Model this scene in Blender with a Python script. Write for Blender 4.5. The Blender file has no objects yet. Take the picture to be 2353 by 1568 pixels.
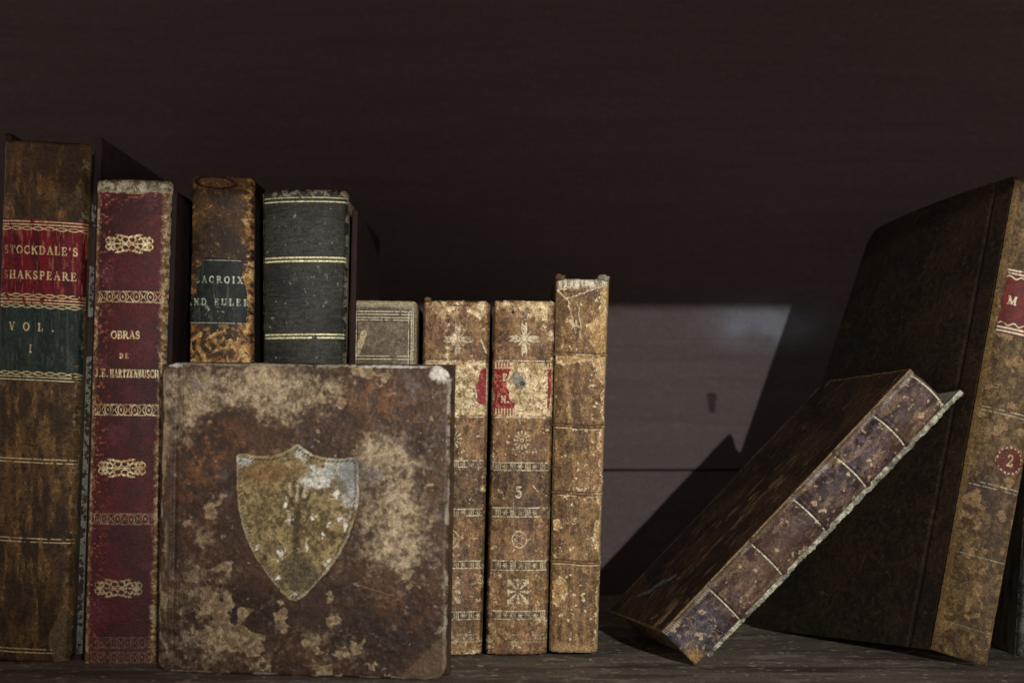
import bpy, bmesh, math
import numpy as np

# ------------------------------------------------------------------ camera, world, light, exposure
scene = bpy.context.scene
COL = scene.collection
D = 0.71            # camera distance to the plane of the spines (m)
F = 3266.0          # focal length in pixels of a 2352 px wide picture
CAMZ = 0.1207       # camera height above the shelf
HX, HY = 1176.0, 950.0

cam = bpy.data.cameras.new('camera'); camo = bpy.data.objects.new('camera', cam); COL.objects.link(camo)
camo.location = (0, -D, CAMZ); camo.rotation_euler = (math.radians(90), 0, 0)
cam.sensor_width = 36.0; cam.lens = 50.0; cam.shift_y = (HY-784.0)/2352.0
cam.clip_start = 0.01; cam.clip_end = 50
cam.dof.use_dof = True; cam.dof.focus_distance = D-0.002; cam.dof.aperture_fstop = 7.1
scene.camera = camo

world = bpy.data.worlds.new('World'); scene.world = world; world.use_nodes = True
bg = world.node_tree.nodes['Background']
bg.inputs[0].default_value = (1.0, 0.84, 0.76, 1); bg.inputs[1].default_value = 0.66

ll = bpy.data.lights.new('key_lamp', 'SPOT'); lo = bpy.data.objects.new('key_lamp', ll); COL.objects.link(lo)
ll.energy = 205.0; ll.color = (1.0, 0.965, 0.90); ll.shadow_soft_size = 0.006
ll.spot_size = math.radians(14.4); ll.spot_blend = 1.0
LP = np.array((0.57, -2.50, CAMZ+0.48)); TG = np.array((0.055, 0.0, CAMZ+0.030))
lo.location = LP
from mathutils import Vector
lo.rotation_euler = Vector(TG-LP).to_track_quat('-Z', 'Y').to_euler()

vs = scene.view_settings
scene.display_settings.display_device = 'sRGB'
vs.view_transform = 'Standard'; vs.look = 'None'; vs.exposure = 0.0; vs.gamma = 1.0; vs.use_curve_mapping = False
scene.render.engine = 'CYCLES'

# ------------------------------------------------------------------ numeric helpers
def lin(c):
    c = np.asarray(c, float)/255.0
    return np.where(c <= .04045, c/12.92, ((c+.055)/1.055)**2.4)
def sm(a, b, x):
    t = np.clip((x-a)/(b-a), 0, 1); return t*t*(3-2*t)
def vnoise(x, y, seed):
    rs = np.random.RandomState(seed); T = rs.rand(256, 256)
    xi = np.floor(x).astype(int); yi = np.floor(y).astype(int)
    fx = x-xi; fy = y-yi; fx = fx*fx*fx*(fx*(fx*6-15)+10); fy = fy*fy*fy*(fy*(fy*6-15)+10)
    a = T[xi & 255, yi & 255]; b = T[(xi+1) & 255, yi & 255]; c = T[xi & 255, (yi+1) & 255]; d = T[(xi+1) & 255, (yi+1) & 255]
    return (a*(1-fx)+b*fx)*(1-fy)+(c*(1-fx)+d*fx)*fy
def fbm(x, y, sc, octs=5, seed=0, sx=1.0, sy=1.0, rough=.55):
    """noise in 0..1, sc = size of largest feature, stretched by sx, sy"""
    s = 0; a = 1; t = 0; c, n = math.cos(.6), math.sin(.6)
    if sx == sy: x, y = x*.8253-y*.5646, x*.5646+y*.8253
    u = x/(sc*sx); v = y/(sc*sy)
    for k in range(octs):
        s = s+a*vnoise(u+17.3*k+seed*3.1, v+9.7*k+seed*1.7, seed*31+k); t += a; a *= rough
        if sx == sy: u, v = (u*c-v*n)*2.03, (u*n+v*c)*2.03
        else: u, v = u*2.03, v*2.03
    s = s/t
    return np.clip((s-.5)*1.55+.5, 0, 1)
def ridge(x, y, sc, seed, sx=1, sy=1, w=.035):
    wx = x+sc*.35*(fbm(x, y, sc*.5, 3, seed+5)-.5); wy = y+sc*.35*(fbm(x, y, sc*.5, 3, seed+6)-.5)
    n = fbm(wx, wy, sc, 3, seed, sx, sy)
    return np.clip(1-np.abs(n-.5)/w, 0, 1)
def mix(a, b, m):
    m = np.asarray(m)[..., None]; return np.asarray(a)*(1-m)+np.asarray(b)*m
def blob(X, Y, cx, cy, rx, ry=None):
    ry = ry or rx; return np.exp(-(((X-cx)/rx)**2+((Y-cy)/ry)**2))
def seg(X, Y, x0, y0, x1, y1):
    dx, dy = x1-x0, y1-y0; L = dx*dx+dy*dy+1e-9
    t = np.clip(((X-x0)*dx+(Y-y0)*dy)/L, 0, 1)
    return np.hypot(X-x0-t*dx, Y-y0-t*dy)
def poly_sd(X, Y, P):
    """signed distance to polygon, negative inside"""
    d = np.full(X.shape, 1e9); ins = np.zeros(X.shape, bool); n = len(P)
    for i in range(n):
        x0, y0 = P[i]; x1, y1 = P[(i+1) % n]
        d = np.minimum(d, seg(X, Y, x0, y0, x1, y1))
        c = ((y0 > Y) != (y1 > Y)); xx = x0+(Y-y0)*(x1-x0)/((y1-y0) if y1 != y0 else 1e-9)
        ins ^= c & (X < xx)
    return np.where(ins, -d, d)
def sdm(d, soft=.8): return sm(soft, -soft, d)

# serif alphabet as strokes in a unit box: x 0..w, y 0 (top)..1 (bottom); T thick stem, h hair line
def arc(cx, cy, rx, ry, a0, a1, n=10):
    return [(cx+rx*math.cos(math.radians(a0+(a1-a0)*i/n)), cy-ry*math.sin(math.radians(a0+(a1-a0)*i/n))) for i in range(n+1)]
def S(*p): return list(p)
T_, H_ = .085, .04
GL = {
 'A': (.8, [(T_, S((.4,0),(.7,1))), (H_, S((.4,0),(.1,1))), (H_, S((.22,.64),(.58,.64))), (H_, S((0,1),(.22,1))), (H_, S((.55,1),(.82,1)))]),
 'B': (.68, [(T_, S((.16,0),(.16,1))), (H_, S((.02,0),(.35,0))), (H_, S((.02,1),(.38,1))), (H_, S((.16,.48),(.38,.48))), (T_*.8, arc(.36,.24,.2,.24,90,-90)), (T_*.8, arc(.38,.74,.24,.26,90,-90))]),
 'C': (.76, [(T_*.9, arc(.42,.5,.36,.5,55,305)), (H_, S((.64,.02),(.66,.32))), (H_, S((.66,.92),(.68,.72)))]),
 'D': (.8, [(T_, S((.16,0),(.16,1))), (H_, S((.02,0),(.35,0))), (H_, S((.02,1),(.35,1))), (T_*.9, arc(.33,.5,.4,.5,90,-90))]),
 'E': (.68, [(T_, S((.16,0),(.16,1))), (H_, S((.02,0),(.58,0),(.6,.22))), (H_, S((.02,1),(.6,1),(.64,.76))), (H_, S((.16,.48),(.44,.48))), (H_, S((.44,.36),(.44,.6)))]),
 'H': (.86, [(T_, S((.16,0),(.16,1))), (T_, S((.7,0),(.7,1))), (H_, S((.16,.5),(.7,.5))), (H_, S((.02,0),(.3,0))), (H_, S((.02,1),(.3,1))), (H_, S((.56,0),(.84,0))), (H_, S((.56,1),(.84,1)))]),
 'I': (.34, [(T_, S((.17,0),(.17,1))), (H_, S((.03,0),(.31,0))), (H_, S((.03,1),(.31,1)))]),
 'J': (.5, [(T_, S((.34,0),(.34,.8))), (H_, S((.2,0),(.48,0))), (T_*.7, arc(.2,.8,.14,.2,0,-170))]),
 'K': (.82, [(T_, S((.16,0),(.16,1))), (H_, S((.02,0),(.3,0))), (H_, S((.02,1),(.3,1))), (H_, S((.7,0),(.18,.58))), (T_, S((.36,.38),(.72,1))), (H_, S((.55,0),(.82,0))), (H_, S((.58,1),(.86,1)))]),
 'L': (.66, [(T_, S((.16,0),(.16,1))), (H_, S((.02,0),(.32,0))), (H_, S((.02,1),(.58,1),(.62,.72)))]),
 'M': (1., [(H_, S((.16,0),(.16,1))), (T_, S((.16,0),(.48,.95))), (H_, S((.48,.95),(.82,0))), (T_, S((.82,0),(.82,1))), (H_, S((.02,1),(.3,1))), (H_, S((.68,1),(.96,1))), (H_, S((.02,0),(.18,0))), (H_, S((.8,0),(.96,0)))]),
 'N': (.86, [(H_, S((.16,0),(.16,1))), (T_, S((.16,0),(.7,1))), (H_, S((.7,1),(.7,0))), (H_, S((.02,0),(.2,0))), (H_, S((.03,1),(.3,1))), (H_, S((.56,0),(.84,0)))]),
 'O': (.84, [(T_*.9, arc(.42,.5,.36,.5,0,360,18))]),
 'P': (.68, [(T_, S((.16,0),(.16,1))), (H_, S((.02,0),(.36,0))), (H_, S((.02,1),(.32,1))), (H_, S((.16,.54),(.36,.54))), (T_*.9, arc(.36,.27,.24,.27,90,-90))]),
 'R': (.8, [(T_, S((.16,0),(.16,1))), (H_, S((.02,0),(.36,0))), (H_, S((.02,1),(.3,1))), (H_, S((.16,.5),(.36,.5))), (T_*.9, arc(.36,.25,.22,.25,90,-90)), (T_, S((.38,.5),(.68,.98),(.8,.98)))]),
 'S': (.6, [(T_*.9, arc(.3,.25,.2,.25,40,250)), (T_, S((.22,.46),(.4,.56))), (T_*.9, arc(.3,.75,.22,.25,70,-140)), (H_, S((.5,.02),(.5,.28))), (H_, S((.07,.72),(.07,1)))]),
 'T': (.76, [(T_, S((.38,0),(.38,1))), (H_, S((.04,.24),(.06,0),(.7,0),(.72,.24))), (H_, S((.24,1),(.52,1)))]),
 'U': (.84, [(T_, S((.16,0),(.16,.68))), (T_*.8, arc(.43,.68,.27,.32,180,360)), (H_, S((.7,.68),(.7,0))), (H_, S((.02,0),(.3,0))), (H_, S((.58,0),(.83,0)))]),
 'V': (.82, [(T_, S((.12,0),(.42,1))), (H_, S((.42,1),(.7,0))), (H_, S((0,0),(.26,0))), (H_, S((.58,0),(.82,0)))]),
 'X': (.82, [(T_, S((.14,0),(.68,1))), (H_, S((.66,0),(.12,1))), (H_, S((.02,0),(.28,0))), (H_, S((.54,0),(.8,0))), (H_, S((0,1),(.26,1))), (H_, S((.54,1),(.82,1)))]),
 'Z': (.7, [(H_, S((.06,.22),(.08,0),(.6,0))), (T_, S((.6,0),(.08,1))), (H_, S((.08,1),(.62,1),(.66,.76)))]),
 '.': (.3, [(.09, S((.14,.95),(.15,.95)))]),
 "'": (.26, [(.08, S((.14,-.02),(.12,.22)))]),
 '2': (.6, [(T_*.8, arc(.3,.26,.2,.26,170,-30)), (H_*1.3, S((.48,.38),(.1,.96))), (T_, S((.1,.96),(.52,.96),(.56,.78)))]),
 '5': (.6, [(T_*.9, S((.14,.03),(.5,.03))), (H_*1.2, S((.14,.03),(.14,.42))), (T_*.9, arc(.28,.68,.24,.3,110,-150))]),
 ' ': (.5, [])}
def text_mask(X, Y, s, xc, yc, h, width=None, bold=1.0, gap=.16, ws=1.0, tilt=0.0):
    """coverage of the word s centred at (xc, yc), cap height h (px), total width px"""
    wd = sum(GL[c][0]*ws for c in s)*h; n = max(1, len(s)-1)
    g = (width-wd)/n if width else gap*h
    tot = wd+g*n; x = xc-tot/2; out = np.zeros(X.shape)
    Yt = Y-tilt*(X-xc)
    for c in s:
        w, strokes = GL[c]
        sel = (X > x-h*.15) & (X < x+w*ws*h+h*.15) & (Yt > yc-h*.7) & (Yt < yc+h*.7)
        if sel.any():
            lx = (X[sel]-x)/h/ws; ly = (Yt[sel]-(yc-h/2))/h; m = np.zeros(lx.shape)
            for wdt, pts in strokes:
                for a, b in zip(pts[:-1], pts[1:]):
                    d = seg(lx*ws, ly, a[0]*ws, a[1], b[0]*ws, b[1])-wdt*bold
                    m = np.maximum(m, sdm(d, .55/h))
            out[sel] = np.maximum(out[sel], m)
        x += w*ws*h+g
    return out

# ------------------------------------------------------------------ materials
def nd(nt, t, **kw):
    n = nt.nodes.new(t)
    for k, v in kw.items():
        if k in n.inputs.keys(): n.inputs[k].default_value = v
        else: setattr(n, k, v)
    return n
def painted_mat(name, rough=.6, spec=.35, grain=.62, grain_scale=1250, bump=.35, bump_scale=900, mid=.3):
    """procedural leather/paper: colour from the worn-surface mask on the mesh, multiplied by fine noise grain, with noise bump"""
    m = bpy.data.materials.new(name); m.use_nodes = True; nt = m.node_tree; L = nt.links
    b = nt.nodes['Principled BSDF']
    at = nd(nt, 'ShaderNodeAttribute', attribute_name='Col')
    tc = nd(nt, 'ShaderNodeTexCoord')
    n1 = nd(nt, 'ShaderNodeTexNoise', Scale=grain_scale, Detail=3.0, Roughness=.7); L.new(tc.outputs['Object'], n1.inputs['Vector'])
    mr = nd(nt, 'ShaderNodeMapRange'); mr.inputs[1].default_value = .32; mr.inputs[2].default_value = .68; mr.clamp = False
    mr.inputs[3].default_value = 1-grain; mr.inputs[4].default_value = 1+grain; L.new(n1.outputs[0], mr.inputs[0])
    mx = nd(nt, 'ShaderNodeVectorMath', operation='SCALE'); L.new(at.outputs['Color'], mx.inputs[0])
    n3 = nd(nt, 'ShaderNodeTexNoise', Scale=430.0, Detail=7.0, Roughness=.8); L.new(tc.outputs['Object'], n3.inputs['Vector'])
    m3 = nd(nt, 'ShaderNodeMapRange'); m3.inputs[1].default_value = .36; m3.inputs[2].default_value = .64; m3.clamp = False
    m3.inputs[3].default_value = 1-mid; m3.inputs[4].default_value = 1+mid; L.new(n3.outputs[0], m3.inputs[0])
    mm = nd(nt, 'ShaderNodeMath', operation='MULTIPLY'); L.new(mr.outputs[0], mm.inputs[0]); L.new(m3.outputs[0], mm.inputs[1])
    m4 = nd(nt, 'ShaderNodeMath', operation='MAXIMUM'); m4.inputs[1].default_value = .12; L.new(mm.outputs[0], m4.inputs[0]); L.new(m4.outputs[0], mx.inputs['Scale'])
    L.new(mx.outputs[0], b.inputs['Base Color'])
    b.inputs['Specular IOR Level'].default_value = spec
    r = nd(nt, 'ShaderNodeMapRange'); r.inputs[3].default_value = rough; r.inputs[4].default_value = .38; L.new(at.outputs['Alpha'], r.inputs[0])
    L.new(r.outputs[0], b.inputs['Roughness'])
    g = nd(nt, 'ShaderNodeMath', operation='MULTIPLY'); g.inputs[1].default_value = .45; L.new(at.outputs['Alpha'], g.inputs[0]); L.new(g.outputs[0], b.inputs['Metallic'])
    n2 = nd(nt, 'ShaderNodeTexNoise', Scale=bump_scale, Detail=4.0, Roughness=.65); L.new(tc.outputs['Object'], n2.inputs['Vector'])
    bp = nd(nt, 'ShaderNodeBump', Strength=bump, Distance=.0006); L.new(n2.outputs[0], bp.inputs['Height']); L.new(bp.outputs[0], b.inputs['Normal'])
    return m
M_LEATHER = painted_mat('worn_leather', .62, .3)
M_CLOTH = painted_mat('grained_cloth', .55, .35, mid=.28, bump=.4, bump_scale=1400)
M_LABEL = painted_mat('label_leather', .55, .22, mid=.25, grain=.5, bump=.2)
M_COVER = painted_mat('smooth_worn_calf', .46, .35, grain=.45, mid=.2, bump=.25)
M_WOOD = painted_mat('old_wood', .75, .25, mid=.1, grain=.55, grain_scale=1300, bump=.3, bump_scale=700)

def simple_mat(name, c1, c2, c3=None, scale=60, rough=.7, spec=.25, stretch=(1, 1, 1), bump=.3):
    m = bpy.data.materials.new(name); m.use_nodes = True; nt = m.node_tree; L = nt.links; b = nt.nodes['Principled BSDF']
    tc = nd(nt, 'ShaderNodeTexCoord'); mp = nd(nt, 'ShaderNodeMapping'); mp.inputs['Scale'].default_value = stretch
    L.new(tc.outputs['Object'], mp.inputs[0])
    n = nd(nt, 'ShaderNodeTexNoise', Scale=scale, Detail=8.0, Roughness=.68); L.new(mp.outputs[0], n.inputs['Vector'])
    cr = nd(nt, 'ShaderNodeValToRGB'); e = cr.color_ramp.elements
    e[0].position = .34; e[0].color = (*lin(c1), 1); e[1].position = .62; e[1].color = (*lin(c2), 1)
    if c3 is not None:
        x = cr.color_ramp.elements.new(.72); x.color = (*lin(c3), 1)
    L.new(n.outputs[0], cr.inputs[0]); L.new(cr.outputs[0], b.inputs['Base Color'])
    b.inputs['Roughness'].default_value = rough; b.inputs['Specular IOR Level'].default_value = spec
    n2 = nd(nt, 'ShaderNodeTexNoise', Scale=900.0, Detail=4.0); L.new(tc.outputs['Object'], n2.inputs['Vector'])
    ad = nd(nt, 'ShaderNodeMath', operation='ADD'); L.new(n.outputs[0], ad.inputs[0]); L.new(n2.outputs[0], ad.inputs[1])
    bp = nd(nt, 'ShaderNodeBump', Strength=bump, Distance=.0006); L.new(ad.outputs[0], bp.inputs['Height']); L.new(bp.outputs[0], b.inputs['Normal'])
    return m
M_PAGES = simple_mat('page_edges', (92, 82, 62), (150, 136, 106), scale=90, stretch=(14, .6, .6), rough=.9, spec=.1)
M_PASTE = simple_mat('pasted_endpaper', (196, 196, 176), (222, 222, 202), scale=120, rough=.9, spec=.1)
M_BOARD_BROWN = simple_mat('brown_board_leather', (34, 24, 17), (74, 52, 34), (120, 100, 74), scale=110)
M_BOARD_MAROON = simple_mat('maroon_board_cloth', (24, 11, 11), (42, 18, 17), scale=120)
M_BOARD_TAN = simple_mat('tan_board_leather', (70, 52, 34), (120, 98, 68), (165, 145, 108), scale=120)
M_BOARD_GREY = simple_mat('frayed_board_edge', (92, 88, 74), (165, 164, 146), (196, 196, 180), scale=160, stretch=(1, 1, .35), rough=.9, spec=.1)
M_BOARD_DEEP = simple_mat('gap_shade_board_leather', (34, 27, 25), (48, 39, 37), scale=110, spec=.1)  # tone darkened, standing in for shade in the gaps between books
M_BOARD_DUSK = simple_mat('wall_toned_dark_board', (54, 45, 42), (72, 60, 57), scale=110, spec=.1)  # tone set to the shaded wall's, so the board sinks into it
M_BOARD_DARK = simple_mat('dark_board_leather', (30, 26, 26), (60, 54, 52), scale=110)
M_GREY_CLOTH = simple_mat('grey_cover_cloth', (62, 60, 58), (96, 92, 86), scale=120)

# ------------------------------------------------------------------ geometry helpers
def W(px, py, t):
    """point of the place seen at picture position (px, py) when it stands t metres before the plane of the spines"""
    s = (D-t)/F
    return np.array([(px-HX)*s, -t, CAMZ+(HY-py)*s])
def empty(name, loc, label, cat, group=None):
    o = bpy.data.objects.new(name, None); COL.objects.link(o); o.location = loc; o.empty_display_size = .01
    o['label'] = label; o['category'] = cat
    if group: o['group'] = group
    return o
def link_mesh(name, me, mat, parent, kind=None):
    o = bpy.data.objects.new(name, me); COL.objects.link(o); me.materials.append(mat)
    if parent is not None:
        o.parent = parent; root = parent
        loc = np.array(root.location) if root.type == 'EMPTY' else np.zeros(3)
        if root.type == 'EMPTY':
            me.transform(__import__('mathutils').Matrix.Translation(-Vector(loc)))
        else:   # a sub-part: its part's mesh already sits in the thing's frame
            g = root.parent; me.transform(__import__('mathutils').Matrix.Translation(-Vector(g.location)))
    if kind: o['kind'] = kind
    return o
def slab(name, parent, mat, Pf, ns, nv, paint, thick, mask=None, off=0.0, kind=None, rim=.8, out=(0, -1, 0)):
    """finely meshed sheet with real relief and thickness; Pf(s, v) -> (n, m, 3)"""
    s = np.linspace(0, 1, ns); v = np.linspace(0, 1, nv); Sg, Vg = np.meshgrid(s, v)
    P = Pf(Sg, Vg)
    ds = np.gradient(P, axis=1); dv = np.gradient(P, axis=0)
    N = np.cross(ds, dv); N /= np.linalg.norm(N, axis=2, keepdims=True)+1e-12
    if np.dot(N[nv//2, ns//2], out) < 0: N = -N; fl = True
    else: fl = False
    col, h, gilt = paint(Sg, Vg)
    P = P+N*(h[..., None]*.001+off)
    keep = np.ones((nv-1, ns-1), bool)
    if mask is not None:
        mk = mask(Sg, Vg); keep = mk[:-1, :-1] & mk[1:, :-1] & mk[:-1, 1:] & mk[1:, 1:]
    idx = np.arange(nv*ns).reshape(nv, ns)
    a, b, c, d = idx[:-1, :-1][keep], idx[:-1, 1:][keep], idx[1:, 1:][keep], idx[1:, :-1][keep]
    # order so that the face normal is N: s right, v down -> (a,b,c,d) gives cross(ds,dv)
    q = np.stack([a, b, c, d], 1) if not fl else np.stack([a, d, c, b], 1)
    e = np.concatenate([q[:, [0, 1]], q[:, [1, 2]], q[:, [2, 3]], q[:, [3, 0]]])
    key = np.sort(e, 1); kk = key[:, 0].astype(np.int64)*(nv*ns)+key[:, 1]
    u, inv, cnt = np.unique(kk, return_inverse=True, return_counts=True)
    be = e[cnt[inv] == 1]
    used = np.unique(q); remap = -np.ones(nv*ns, int); remap[used] = np.arange(len(used))
    V1 = P.reshape(-1, 3)[used]; q = remap[q]
    bi = np.unique(be); rm = {}; nb = len(bi)
    r1 = -np.ones(nv*ns, int); r1[bi] = len(used)+np.arange(nb); r2 = -np.ones(nv*ns, int); r2[bi] = len(used)+nb+np.arange(nb)
    Vb = P.reshape(-1, 3)[bi]; Vc = Vb-N.reshape(-1, 3)[bi]*thick
    side = np.stack([r1[be[:, 1]], r1[be[:, 0]], r2[be[:, 0]], r2[be[:, 1]]], 1)
    VV = np.concatenate([V1, Vb, Vc]); FF = np.concatenate([q, side])
    C4 = np.concatenate([np.clip(col, 0.001, .95), np.clip(gilt, 0, 1)[..., None]], 2).reshape(-1, 4)
    CC = np.concatenate([C4[used], C4[bi]*np.array([rim, rim, rim, 1]) if rim < .5 else C4[bi], C4[bi]*np.array([rim, rim, rim, 1])])
    me = bpy.data.meshes.new(name)
    me.vertices.add(len(VV)); me.vertices.foreach_set('co', VV.astype(np.float32).ravel())
    me.loops.add(len(FF)*4); me.loops.foreach_set('vertex_index', FF.astype(np.int32).ravel())
    me.polygons.add(len(FF)); me.polygons.foreach_set('loop_start', (np.arange(len(FF))*4).astype(np.int32))
    me.polygons.foreach_set('loop_total', np.full(len(FF), 4, np.int32))
    me.update(calc_edges=True)
    me.polygons.foreach_set('use_smooth', np.ones(len(FF), bool))
    ca = me.color_attributes.new('Col', 'FLOAT_COLOR', 'POINT'); ca.data.foreach_set('color', CC.astype(np.float32).ravel())
    me.validate()
    return link_mesh(name, me, mat, parent, kind)
def prism(name, parent, mat, c8, bevel=.0012, kind=None, segs=2, ridges=False):
    """bevelled box from 8 corners: front TL,TR,BR,BL then back TL,TR,BR,BL"""
    bm = bmesh.new(); v = [bm.verts.new(p) for p in c8]
    for f in ((0, 1, 2, 3), (7, 6, 5, 4), (0, 4, 5, 1), (1, 5, 6, 2), (2, 6, 7, 3), (3, 7, 4, 0)): bm.faces.new([v[i] for i in f])
    bmesh.ops.recalc_face_normals(bm, faces=bm.faces)
    if bevel: bmesh.ops.bevel(bm, geom=bm.edges[:], offset=bevel, segments=segs, profile=.6, affect='EDGES')
    me = bpy.data.meshes.new(name); bm.to_mesh(me); bm.free()
    for p in me.polygons: p.use_smooth = len(p.vertices) == 4 and p.area < 1e-5
    return link_mesh(name, me, mat, parent, kind)
def bil(c, Sg, Vg):
    TL, TR, BR, BL = [np.asarray(x) for x in c]; s = Sg[..., None]; v = Vg[..., None]
    return (TL*(1-s)+TR*s)*(1-v)+(BL*(1-s)+BR*s)*v

def spine_surface(corners, bulge, flat=2.6, roll_top=.0022, roll_bot=.0015, hpx=900, rpx=9, side=.0035):
    TL, TR, BR, BL = corners
    n = np.cross(TR-TL, BL-TL); n /= np.linalg.norm(n)
    if n[1] > 0: n = -n
    def Pf(S_, V_):
        p = bil(corners, S_, V_)
        prof = (1-np.abs(2*S_-1)**flat)*bulge - side*(np.maximum(0, np.abs(2*S_-1)-.9)/.1)**2
        e = np.minimum(V_*hpx/rpx, 1); r = roll_top*(1-np.sqrt(np.clip(1-(1-e)**2, 0, 1)))
        e2 = np.minimum((1-V_)*hpx/rpx, 1); r2 = roll_bot*(1-np.sqrt(np.clip(1-(1-e2)**2, 0, 1)))
        return p+n*(prof-r-r2)[..., None]
    return Pf, n

class Book:
    """upright book: spine shell, two boards and a page block under one empty"""
    def __init__(s, name, label, px, t, bulge, depth=.105, tb=None, w=None, ybot_vis=None, group='old leather books standing on the shelf'):
        (s.tl, s.tr, s.br, s.bl) = px
        tt = t if isinstance(t, (tuple, list)) else (t, t, t, t)
        s.c = [W(*p, q) for p, q in zip(px, tt)]
        base = (s.c[2]+s.c[3])/2; base = np.array([base[0], base[1]+depth/2, 0.0])
        s.root = empty(name, base, label, 'book', group)
        s.name = name
        s.wpx = ((s.tr[0]-s.tl[0])+(s.br[0]-s.bl[0]))/2
        s.y0 = (s.tl[1]+s.tr[1])/2; s.y1 = (s.bl[1]+s.br[1])/2
        s.hpx = s.y1-s.y0
        s.Pf, s.n = spine_surface(s.c, bulge, hpx=s.hpx)
        s.depth = depth; s.w = np.array(w if w is not None else (0, depth, 0), float)
    def XY(s, Sg, Vg):
        xl = s.tl[0]*(1-Vg)+s.bl[0]*Vg; xr = s.tr[0]*(1-Vg)+s.br[0]*Vg
        xc0 = xl+(xr-xl)*Sg
        return xc0, s.y0+Vg*s.hpx      # decoration frame: x of the photo, y along the middle of the spine
    def spine(s, paint, step=1.0, mat=None, vmax=1.0, mask=None):
        ns = int(s.wpx/step)+2; nv = int(s.hpx*vmax/step)+2
        def pt(Sg, Vg): return paint(*s.XY(Sg, Vg*vmax), Sg, Vg*vmax)
        def mk(a, b):
            X, Y = a*s.wpx, b*vmax*s.hpx; sd = int(s.tl[0]) % 97+700
            r = 3.2*(fbm(X, Y, 16, 4, sd)-.42); ex = np.minimum(X, s.wpx-X)-r*.8; ey = np.minimum(Y, s.hpx-Y)-r*.9; K = 10.
            return (ex > 0) & (ey > 0) & ~((ex < K) & (ey < K) & (np.hypot(K-ex, K-ey) > K))
        o = slab('spine', s.root, mat or M_LEATHER, lambda a, b: s.Pf(a, b*vmax), ns, nv, pt, .0014, mk); s.sp = o
        return o
    def patch(s, name, x0, x1, y0, y1, paint, mask, step=.8, off=.00018, mat=None, parent=None):
        """thin leather label glued on the spine, covering photo rows y0..y1"""
        v0, v1 = (y0-s.y0)/s.hpx, (y1-s.y0)/s.hpx; vm = (v0+v1)/2
        xl = s.tl[0]*(1-vm)+s.bl[0]*vm; xr = s.tr[0]*(1-vm)+s.br[0]*vm
        s0, s1 = (x0-xl)/(xr-xl), (x1-xl)/(xr-xl); s0, s1 = max(s0, .004), min(s1, .996)
        f = lambda a, b: (s0+(s1-s0)*a, v0+(v1-v0)*b)
        ns = int((x1-x0)/step)+2; nv = int((y1-y0)/step)+2
        return slab(name, parent or s.sp, mat or M_LABEL, lambda a, b: s.Pf(*f(a, b)), ns, nv,
                    lambda a, b: paint(*s.XY(*f(a, b)), *f(a, b)), .00035, lambda a, b: mask(*s.XY(*f(a, b)), *f(a, b)), off)
    def body(s, mleft, mright, th=.0026, up=.0015, back=.003, outL=0.0, outR=0.0, upL=None, upR=None, pages=True):
        TL, TR, BR, BL = s.c; ax = (TR-TL)/np.linalg.norm(TR-TL); upv = (TL-BL)/np.linalg.norm(TL-BL)
        dn = s.w/np.linalg.norm(s.w)
        def board(P_top, P_bot, sgn, out, mat, u):
            a = P_top+upv*u+dn*back+ax*sgn*out; b = P_bot+dn*back+ax*sgn*out
            b = b+upv*0.0
            i = -ax*sgn*th
            s.lastboard = prism('board', s.root, mat, [a, a+i, b+i, b, a+s.w, a+i+s.w, b+i+s.w, b+s.w], .0008)
        board(TL, BL, -1, outL, mleft, up if upL is None else upL)
        board(TR, BR, 1, outR, mright, up if upR is None else upR)
        if pages:
            g = th-outL; g2 = th-outR
            a = TL+ax*max(g, .0005)+dn*.003-upv*.004; b = TR-ax*max(g2, .0005)+dn*.003-upv*.004; c = BR-ax*max(g2, .0005)+dn*.003+upv*.003; d = BL+ax*max(g, .0005)+dn*.003+upv*.003
            wv = s.w-dn*.006
            prism('page_block', s.root, M_PAGES, [a, b, c, d, a+wv, b+wv, c+wv, d+wv], .0006)

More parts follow.
